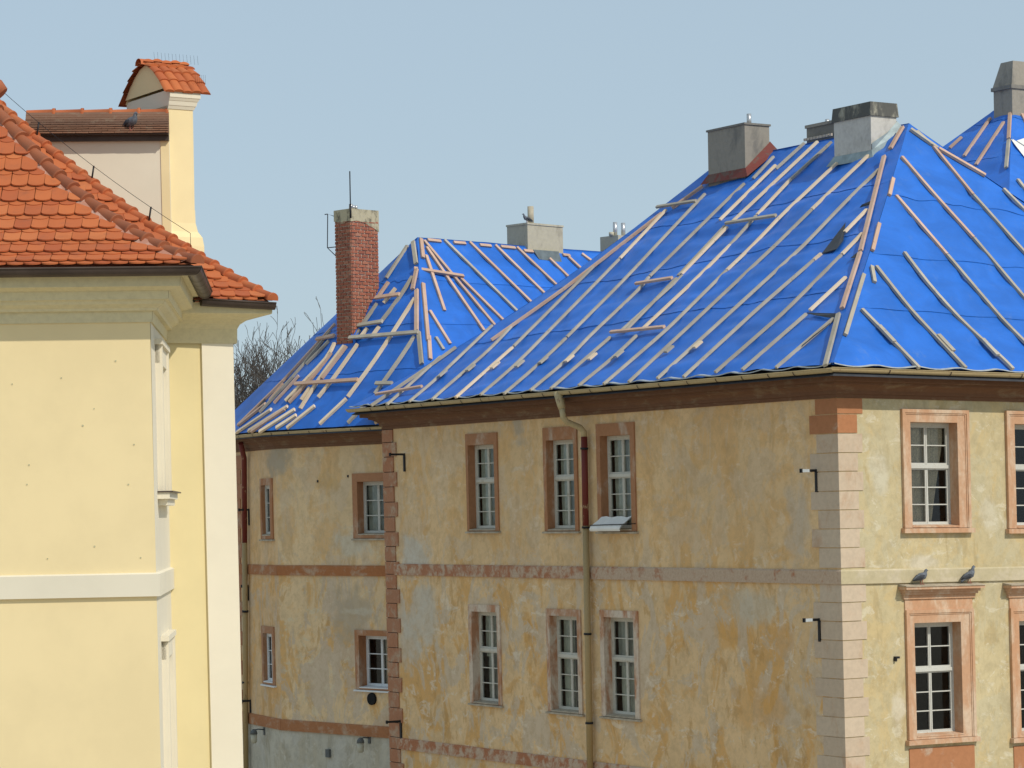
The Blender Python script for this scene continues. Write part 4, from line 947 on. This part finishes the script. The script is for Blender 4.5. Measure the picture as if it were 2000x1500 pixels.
def dz_of(hip, E):
    tab = [((p-E).dot(eS), p.z-E.z) for p in hip]      # least squares z = a d + b d^2, then the hip is laid on it
    s2 = sum(d*d for d, _ in tab); s3 = sum(d**3 for d, _ in tab); s4 = sum(d**4 for d, _ in tab)
    t1 = sum(d*z for d, z in tab); t2 = sum(d*d*z for d, z in tab); det = s2*s4 - s3*s3
    a, b = (t1*s4 - t2*s3)/det, (s2*t2 - s3*t1)/det
    f = lambda d: a*d + b*d*d
    dm = tab[-1][0]; v = hip[-1]-hip[0]; v.z = 0; v = v/v.dot(eS)
    hip[:] = [E + v*(dm*i/16) + V3((0, 0, f(dm*i/16))) for i in range(17)]
    return f, dm
h1, dmax1 = dz_of(hip1, Eb); h2, dm2 = dz_of(hip2, Er)
und = MB()
und.grid([[p - eU*9 - V3((0, 0, .02)), p - V3((0, 0, .02))] for p in hip1], False)
und.grid([[p - V3((0, 0, .05)), p + eS*max(.1, (DB+1.2)) - V3((0, 0, .05))] for p in hip1], False)
ufr = (eU*.96 + eS*.28).normalized()
und.grid([[p - ufr*4.5 - V3((0, 0, .015)), p - V3((0, 0, .015))] for p in hip2], False)
und.grid([[p - V3((0, 0, .05)), p + dd*6 - V3((0, 0, .05))] for p in hip2], False)
M['tilebed'] = m_simple('tile_bed', (.30, .10, .045), .9)
yr = part('roof', und, M['tilebed'], yh)
def beaver(wd, ln, th=.016):
    """flat tile with a rounded lower end, y up the slope, z out of the roof"""
    k = MB(); pts = []
    for i in range(9):
        a = math.pi + math.pi*i/8; pts.append((math.cos(a)*wd/2, (1+math.sin(a))*wd*.30))
    pts += [(wd/2, ln), (-wd/2, ln)]; n = len(pts)
    k.face([V3((x, y, th)) for x, y in pts]); b = [V3((x, y, 0)) for x, y in pts]
    for i in range(n-1): k.face([b[i], b[i+1], V3((*pts[i+1], th)), V3((*pts[i], th))])
    return k.mesh('tile', M['tile'])
TW = .178; tm = beaver(TW-.006, .34)
def slope_frame(E, along, inward, dz, d):
    z0 = dz(d); z1 = dz(d+.05); t = (inward*.05 + V3((0, 0, z1-z0))).normalized(); n = along.cross(t).normalized(); n = n if n.z > 0 else -n
    return E + inward*d + V3((0, 0, z0)), t, n
cnt = 0
def lay(E, along, inward, dz, dmax, ulo, uhi, par, rows, pitch=.277, limit=300):
    """courses of scalloped tiles in double layers, laid up the curved slope"""
    global cnt
    d = .0
    for r in range(rows):
        o, t, n = slope_frame(E, along, inward, dz, d)
        for layer in (0, 1):
            off = (.5 if layer == 0 else 0) + (r % 2)*.5
            for i in range(-70, 70):
                u = (i + off)*TW
                if not (ulo(d) < u < uhi(d+.10)): continue
                p = o + along*u + t*(-.062 if layer == 0 else .0) + n*(.010 if layer == 0 else .029)
                x, y = proj(p + t*.1)
                if x < -25 or x > 545: continue
                if cnt >= limit: continue
                tl = t*math.cos(.115) - n*math.sin(.115); nn = along.cross(tl).normalized(); nn = nn if nn.z > 0 else -nn
                jit = random.uniform(-.012, .012)
                Mx = Matrix(((along.x, tl.x, nn.x, p.x), (along.y, tl.y, nn.y, p.y), (along.z, tl.z, nn.z, p.z), (0, 0, 0, 1))) @ Matrix.Rotation(jit, 4, 'Z')
                piece('tile', tm, Mx, par); cnt += 1
        d += pitch*math.sqrt(max(.0, 1 - t.z**2))
lay(Eb, eU, eS, h1, dmax1, lambda d: -3.0, lambda d: -d-.04, yr, 11)
n_bay = cnt
lay(Er, ufr, eS, lambda d: h2(d/1.29), dm2, lambda d: -.806*d-.80, lambda d: -.806*d-.07, yr, 16, limit=299)
# tiles of the bay roof's return slope: seen almost edge-on between the hips
def ridge_run(hip, par, mat, spacing=.24, r0=.085, start=0.0, lip=True, nmax=40):
    """barrel tiles overlapping up a hip"""
    # arc-length table
    acc = [0.0]
    for a, b in zip(hip, hip[1:]): acc.append(acc[-1] + (b-a).length)
    def at_(s):
        for i in range(len(acc)-1):
            if s <= acc[i+1] or i == len(acc)-2:
                f = (s-acc[i])/(acc[i+1]-acc[i]); return hip[i].lerp(hip[i+1], f), (hip[i+1]-hip[i]).normalized()
    s = start; n = 0; mesh = None
    k = MB(); seg = 8; ln = spacing*1.14
    secs = [(0, r0*1.10), (.025, r0*1.12), (.03, r0*1.02), (ln, r0*.84)]; rows = []
    for y, r in secs: rows.append([V3((math.cos(math.pi*i/seg)*r, y, math.sin(math.pi*i/seg)*r)) for i in range(seg+1)])
    k.grid(rows); k.face(list(reversed(rows[0]))); mesh = k.mesh('ridge_tile', M[mat])
    while s < acc[-1]-.05 and n < nmax:
        p, t = at_(s); x = proj(p)[0]
        if x > -40:
            sd = t.cross(V3((0, 0, 1))).normalized(); nn = sd.cross(t).normalized(); nn = nn if nn.z > 0 else -nn
            tt = (t*math.cos(.05) - nn*math.sin(.05)); nn2 = sd.cross(tt).normalized(); nn2 = nn2 if nn2.z > 0 else -nn2
            p = p - nn*.012
            Mx = Matrix(((sd.x, tt.x, nn2.x, p.x), (sd.y, tt.y, nn2.y, p.y), (sd.z, tt.z, nn2.z, p.z), (0, 0, 0, 1))) @ Matrix.Rotation(random.uniform(-.02, .02), 4, 'Z')
            piece('ridge_tile', mesh, Mx, par)
        s += spacing; n += 1
ridge_run(hip1, yr, 'ridge', .27, .085); ridge_run(hip2, yr, 'ridgeO', .27, .08)
fil = MB(); pts = [p + (-eU*.16 - V3((0, 0, .01))) for p in hip1]
fil.grid([[p - eU*.17 + V3((0, 0, .005)) for p in hip1], [p - eU*.075 + V3((0, 0, .05)) for p in hip1]]); part('mortar_fillet', fil, M['pink'], yr)
# lightning wire and its clips along the far hip
wp = [p + V3((0, 0, .22)) for p in hip2[4:]]; part('lightning_wire', MB().tube([hip2[4]+V3((0, 0, .05))] + wp, .0035, 5), M['iron'], yr)
for i in (6, 9, 12): part('wire_clip', MB().tube([hip2[i] + V3((-.03, 0, .05)), hip2[i] + V3((.0, 0, .23))], .012, 6), M['iron'], yr)
# small dark ridge end at the picture's left edge
k = MB(); A = ray(-6, 175)*33.0; k.tube([A + V3((-.5, 0, .25)), A, A + V3((.06, 0, -.06))], [.14, .13, .10], 8); part('ridge_end', k, M['ridge'], yr)

# attic wall with a coping of old tiles, and the capped chimney
FD = Fr(ray(330, 300)*35.9, eU); FD.O.z = 0
uA, uB_ = FD.uv(-80, 300)[0], FD.uv(331, 300)[0]; vC = FD.uv(200, 262)[1]; vR = FD.uv(200, 214)[1]
k = MB(); k.box(FD, uA, uB_, 0.5, vC+.1, -.3, 0); part('attic_wall', k, M['ypil'], yh)
k = MB(); k.box(FD, FD.uv(314, 300)[0], uB_-.005, .5, vC-.05, -.2, .012); part('attic_pier', k, M['ycream'], yh)  # shade on the pier put in as a yellower cream
cp = MB(); nrow = 9; uC0 = FD.uv(50, 250)[0]
base_c = part('coping', MB().hexa([FD.p(uC0, vC+.0, .17), FD.p(uB_, vC, .17), FD.p(uB_, vC, -.5), FD.p(uC0, vC, -.5), FD.p(uC0, vR-.02, -.1), FD.p(uB_, vR-.02, -.1), FD.p(uB_, vR-.02, -.3), FD.p(uC0, vR-.02, -.3)]), M['oldtile'], yh)
for r in range(nrow):
    f = r/nrow; n = .20 - .30*f; v = vC + (vR-vC-.03)*f; k = MB()
    x = uC0 + (r % 2)*.08
    while x < uB_-.02:
        e = min(x+.165, uB_); k.hexa([FD.p(x, v, n-.12), FD.p(e, v, n-.12), FD.p(e, v-.012+random.uniform(-.004, .004), n+.01), FD.p(x, v-.012, n+.01), FD.p(x, v+.02, n-.12), FD.p(e, v+.02, n-.12), FD.p(e, v+.006, n+.01), FD.p(x, v+.006, n+.01)]); x += .171
    part('tile_course', k, M['oldtile'], base_c, kind='stuff')
k = MB()
x = uC0; seg = 8
while x < uB_-.1:
    e = min(x+.38, uB_); rows = []
    for (t, r) in ((0, .075), (.9, .085), (.92, .10), (1.02, .10)):
        rows.append([FD.p(x+(e-x)*t, vR-.05+math.sin(math.pi*i/seg)*r, -.18+math.cos(math.pi*i/seg)*r) for i in range(seg+1)])
    q = MB().grid(rows); part('ridge_tile', q, M['ridgeO'], base_c); x = e
k = MB(); k.box(FD, uC0, uB_, vC-.10, vC-.012, -.1, .07)
k.box(FD, uC0, uB_, vC-.03, vC+.0, .0, .165); part('eave_shade_strip', k, M['bgut'], base_c)  # dark strips stand for the shadow under the coping
# chimney: near corner at 330 px, turned like the big house
Pc = ray(329, 300)*36.0; Pc.z = 0
w1, w2 = solve_w(Pc, dL, 262), solve_w(Pc, dR, 391)
zT = z_at(Pc, 205); zB = 1.5; qc = [Pc, Pc+dL*w1, Pc+dL*w1+dR*w2, Pc+dR*w2]
at = lambda p, z: V3((p.x, p.y, z))
k = MB(); k.hexa([at(p, zB) for p in qc] + [at(p, zT) for p in qc])
zf = z_at(Pc, 480); o8 = (-dL-dR, dL-dR, dL+dR, dR-dL)
rowsk = []
for f, ex in ((0, .09), (.12, .075), (.2, .03), (.32, .008), (.5, .004)):
    rowsk.append([at(p, zf+f) + o_*ex for p, o_ in zip(qc + [qc[0]], o8 + (o8[0],))])
k.grid(rowsk, False); k.hexa([at(p, zB) + o_*.09 for p, o_ in zip(qc, o8)] + [at(p, zf) + o_*.09 for p, o_ in zip(qc, o8)])
yc = part('chimney', k, M['ycream'], yh, 'cream chimney with a tiled gable cap')
# moulded head
o9 = (-dL, V3(), dR, dR-dL); k = MB(); zc = [z_at(Pc, y) for y in (212, 205, 196, 190, 175)]
for (za, zb, e0, e1) in ((zc[0], zc[1], .01, .03), (zc[1], zc[2], .035, .05), (zc[2], zc[3], .055, .075), (zc[3], zc[4], .08, .08)):
    k.hexa([at(p, za) + o_*e0 for p, o_ in zip(qc, o9)] + [at(p, zb) + o_*e1 for p, o_ in zip(qc, o9)])
part('chimney_head', k, M['ypil'], yc)
# gable with ridge along dR
zr = z_at(Pc + dL*w1*.5, 128); ze = zc[4]+.03; gA, gB = at(Pc, ze) - dR*.02, at(Pc+dL*w1, ze) - dR*.02; gM = at(Pc+dL*w1*.5, zr) - dR*.02; wv2 = dR*(w2+.04)
k = MB(); steps = 6; left = []
for i in range(steps+1):
    f = i/steps; c_ = 1-(1-f)**1.5; left.append((gA.lerp(at(gM, 0), 0), f, c_))
arc = []
for i in range(9):
    f = i/8.0; p = gA.lerp(gB, f); h = 1-abs(2*f-1)**1.7; p.z = ze + (zr-ze)*h; arc.append(p)
k.face(arc); k.face([p + wv2 for p in reversed(arc)])
k.grid([[p - V3((0, 0, .06)) for p in arc], [p + wv2 - V3((0, 0, .06)) for p in arc]], False)
part('gable', k, M['ycream'], yc)
def cap_tile(r=.075, ln=.30):
    k = MB(); rows = []
    for y, rr in ((0, r), (ln, r*.86)): rows.append([V3((math.cos(math.pi*i/6)*rr, y, math.sin(math.pi*i/6)*rr*.55)) for i in range(7)])
    k.grid(rows); k.face(list(reversed(rows[0]))); return k.mesh('cap_tile', M['tile'])
ctm = cap_tile()
for side in (0, 1):
    for r in range(5):
        f0 = r/8.0*1.0 if side == 0 else 1 - r/8.0; i0 = r if side == 0 else 8-r; i1 = i0+1 if side == 0 else i0-1
        a, b = arc[i0], arc[i1]; t = (b-a).normalized(); nn = dR.cross(t); nn = nn if nn.z > 0 else -nn
        ny = 5
        for j in range(ny):
            p = a - t*.12 + dR*(-.06 + (w2+.30)*(j+.5)/ny) + nn*(.012 + .012*(j % 2))
            ax = dR; Mx = Matrix(((ax.x, t.x, nn.x, p.x), (ax.y, t.y, nn.y, p.y), (ax.z, t.z, nn.z, p.z), (0, 0, 0, 1)))
            piece('cap_tile', ctm, Mx, yc)
k = MB(); rows = []
for d_ in (-.10, w2*.5, w2+.16): rows.append([gM + dR*d_ + dL*math.cos(math.pi*i/6)*.10 + V3((0, 0, math.sin(math.pi*i/6)*.09-.0)) for i in range(7)])
k.grid(rows); part('ridge_tile', k, M['ridgeO'], yc)
k = MB()
for j in range(13):
    p = gM + dR*(w2*.35 + .055*j) - dL*.04 + V3((0, 0, .06)); k.tube([p, p + V3((-.01, 0, .13))], .0018, 4)
for j in range(6):
    p = at(Pc + dR*(w2+.02+.03*j), ze+.08) - dL*.05; k.tube([p, p + V3((0, 0, .12))], .0018, 4)
part('bird_spikes', k, M['iron'], yc)

# ------------------------------------------------------------------ bare tree
tree = thing('bare_tree', 'leafless tree with fine twigs between the yellow house and the blue roofs', 'tree', V3((ray(478, 830)*95).to_tuple()[:2] + (GZ,)))
tb = tree.location.copy(); trk = MB(); crn = MB(); rnd = random.Random(4)
def grow(p, d, ln, r, lvl, mb):
    n = 4; pts = [p.copy()]; rad = [r]; q = p.copy(); dd_ = d.copy()
    for i in range(n):
        dd_ = (dd_ + V3((rnd.gauss(0, .13), rnd.gauss(0, .13), rnd.gauss(.03, .08)))).normalized(); q = q + dd_*ln/n; pts.append(q.copy()); rad.append(max(.0085, r*(1-.38*(i+1)/n)))
    mb.tube(pts, rad, 6 if lvl < 2 else (4 if lvl < 4 else 3), False)
    if lvl >= 7: return
    kids = (3 if lvl < 4 else 2) + (1 if rnd.random() < .6 else 0)
    for c_ in range(kids):
        i = n if c_ == 0 else rnd.randint(1, n); sp = .35 if c_ == 0 else rnd.uniform(.45, .95)
        ax = V3((rnd.gauss(0, 1), rnd.gauss(0, 1), rnd.gauss(0, .6))).normalized(); nd = (dd_ + ax*sp + V3((0, 0, .12))).normalized()
        grow(pts[i], nd, ln*rnd.uniform(.62, .82), rad[i]*rnd.uniform(.60, .80), lvl+1, crn)
trk.tube([tb, tb+V3((.05, 0, 5)), tb+V3((.0, .1, 10.1))], [.30, .25, .19], 10)
part('trunk', trk, M['bark'], tree)
top = tb + V3((.0, .1, 10.0))
for i in range(6):
    a = i*1.05+.3; grow(top - V3((0, 0, .5*i*.5)), V3((math.cos(a)*.40, math.sin(a)*.40, 1)).normalized(), 2.65*rnd.uniform(.85, 1.15), .12, 1, crn)
part('crown', crn, M['bark'], tree)

# ------------------------------------------------------------------ small things
def pigeon(loc, heading, label, up=.5, sc=1.0):
    t = thing('pigeon', label, 'pigeon', loc, 'pigeons on the houses'); h = V3((math.cos(heading), math.sin(heading), 0)); Z = V3((0, 0, 1)); P = lambda a, b: loc + h*a*sc + Z*b*sc
    pts = [P(-.185, .075-.05*up), P(-.14, .09-.02*up), P(-.08, .115), P(-.02, .135), P(.045, .15+.01*up), P(.08, .18+.03*up), P(.09, .21+.04*up), P(.10, .235+.045*up), P(.115, .245+.045*up), P(.135, .24+.045*up), P(.155, .233+.045*up)]
    rad = [.018, .03, .052, .066, .064, .045, .030, .028, .026, .012, .003]
    part('body', MB().tube(pts, [r*sc for r in rad], 10), M['pig'], t)
    sd = h.cross(Z)
    for s in (-1, 1):
        part('wing', MB().tube([P(.03, .15)+sd*s*.055*sc, P(-.05, .13)+sd*s*.06*sc, P(-.13, .10)+sd*s*.035*sc, P(-.19, .07)+sd*s*.012*sc], [.02*sc, .04*sc, .026*sc, .006*sc], 8, flat=(sd, .35)), M['pigd'], t)
        part('leg', MB().tube([P(.0, .08)+sd*s*.025*sc, P(.0, .0)+sd*s*.03*sc, P(.035, .004)+sd*s*.032*sc], .007*sc, 5), M['pink2'], t)
    return t
S2 = winsR[2][0]; hv_ = S2[3]+.46+.04
u1_, u2_ = Rr.uv(1800, 1140, .13)[0], Rr.uv(1893, 1140, .13)[0]
pigeon(Rr.p(u1_, hv_, .13), math.atan2(dR.y, dR.x), 'pigeon leaning forward on the window ledge, nearer the quoined corner', .0, 1.1)
pigeon(Rr.p(u2_, hv_, .13), math.atan2(dR.y, dR.x), 'pigeon standing upright on the window ledge, farther from the quoined corner', 1.0, 1.1)
pigeon(PIG_A, math.pi+.25, 'dark pigeon perched on the cream chimney beside its clay flue', .8, .85)
up_, vp_ = FD.uv(258, 243)
pigeon(FD.p(up_, vp_-.11, .16), -.75, 'grey pigeon resting on the old brown tile coping by the yellow chimney', .1, .9)
# bent white board on the sill of the third upper window
bs, bo = winsL[2]; rows = []
ua, ub = L.uv(1172, 1030)[0], L.uv(1231, 1030)[0]; va = bs[1]+.02
for n, v in ((.27, .0), (.29, .03), (.27, .09), (.20, .15), (.10, .22), (.03, .29)): rows.append([L.p(ua + (ub-ua)*j/6 + v*.35, va + v + .015*math.sin(j*2.2)*(v > .2), n) for j in range(7)])
t = thing('bent_board', 'bent white sheet of board resting on a shaded upper window sill', 'board', L.p((ua+ub)/2, va, .1))
mbb = MB().grid(rows); mbb.grid([[V3(p) - L.N*.012 - V3((0, 0, .012)) for p in r] for r in rows]); part('sheet', mbb, M['board'], t)
part('tie_cord', MB().tube([L.p(ua+.0, va+.115, .265), L.p((ua+ub)/2, va+.125, .262), L.p(ub+.15, va+.13, .255), L.p(ub+.25, va+.14, .04)], .010, 5), M['iron'], t)
# wall lamps on the grey render
for fr, xw, yw, xl, yl, lab in ((FA, 517, 1425, 502, 1437, 'grey wall lantern by the downpipe below the terracotta course'), (FB, 722, 1441, 709, 1453, 'grey wall lantern by the quoins below the terracotta course')):
    u, v = fr.uv(xw, yw); t = thing('wall_lamp', lab, 'lamp', fr.p(u, v), 'lanterns on the grey render'); a = .30
    k = MB(); k.box(fr, u-.04, u+.04, v-.14, v+.06, 0, .03); k.tube([fr.p(u, v, .02), fr.p(u, v+.02, a*.6), fr.p(u, v, a)], .018, 8); part('arm', k, M['lampg'], t)
    part('lamp_cap', MB().tube([fr.p(u, v+.03, a), fr.p(u, v-.03, a), fr.p(u, v-.10, a)], [.03, .085, .10], 12), M['lampg'], t)
    part('lamp_shade', MB().tube([fr.p(u, v-.10, a), fr.p(u, v-.30, a), fr.p(u, v-.34, a)], [.085, .08, .05], 12), M['lampw'], t)
print('tiles', cnt, 'bricks', nb)
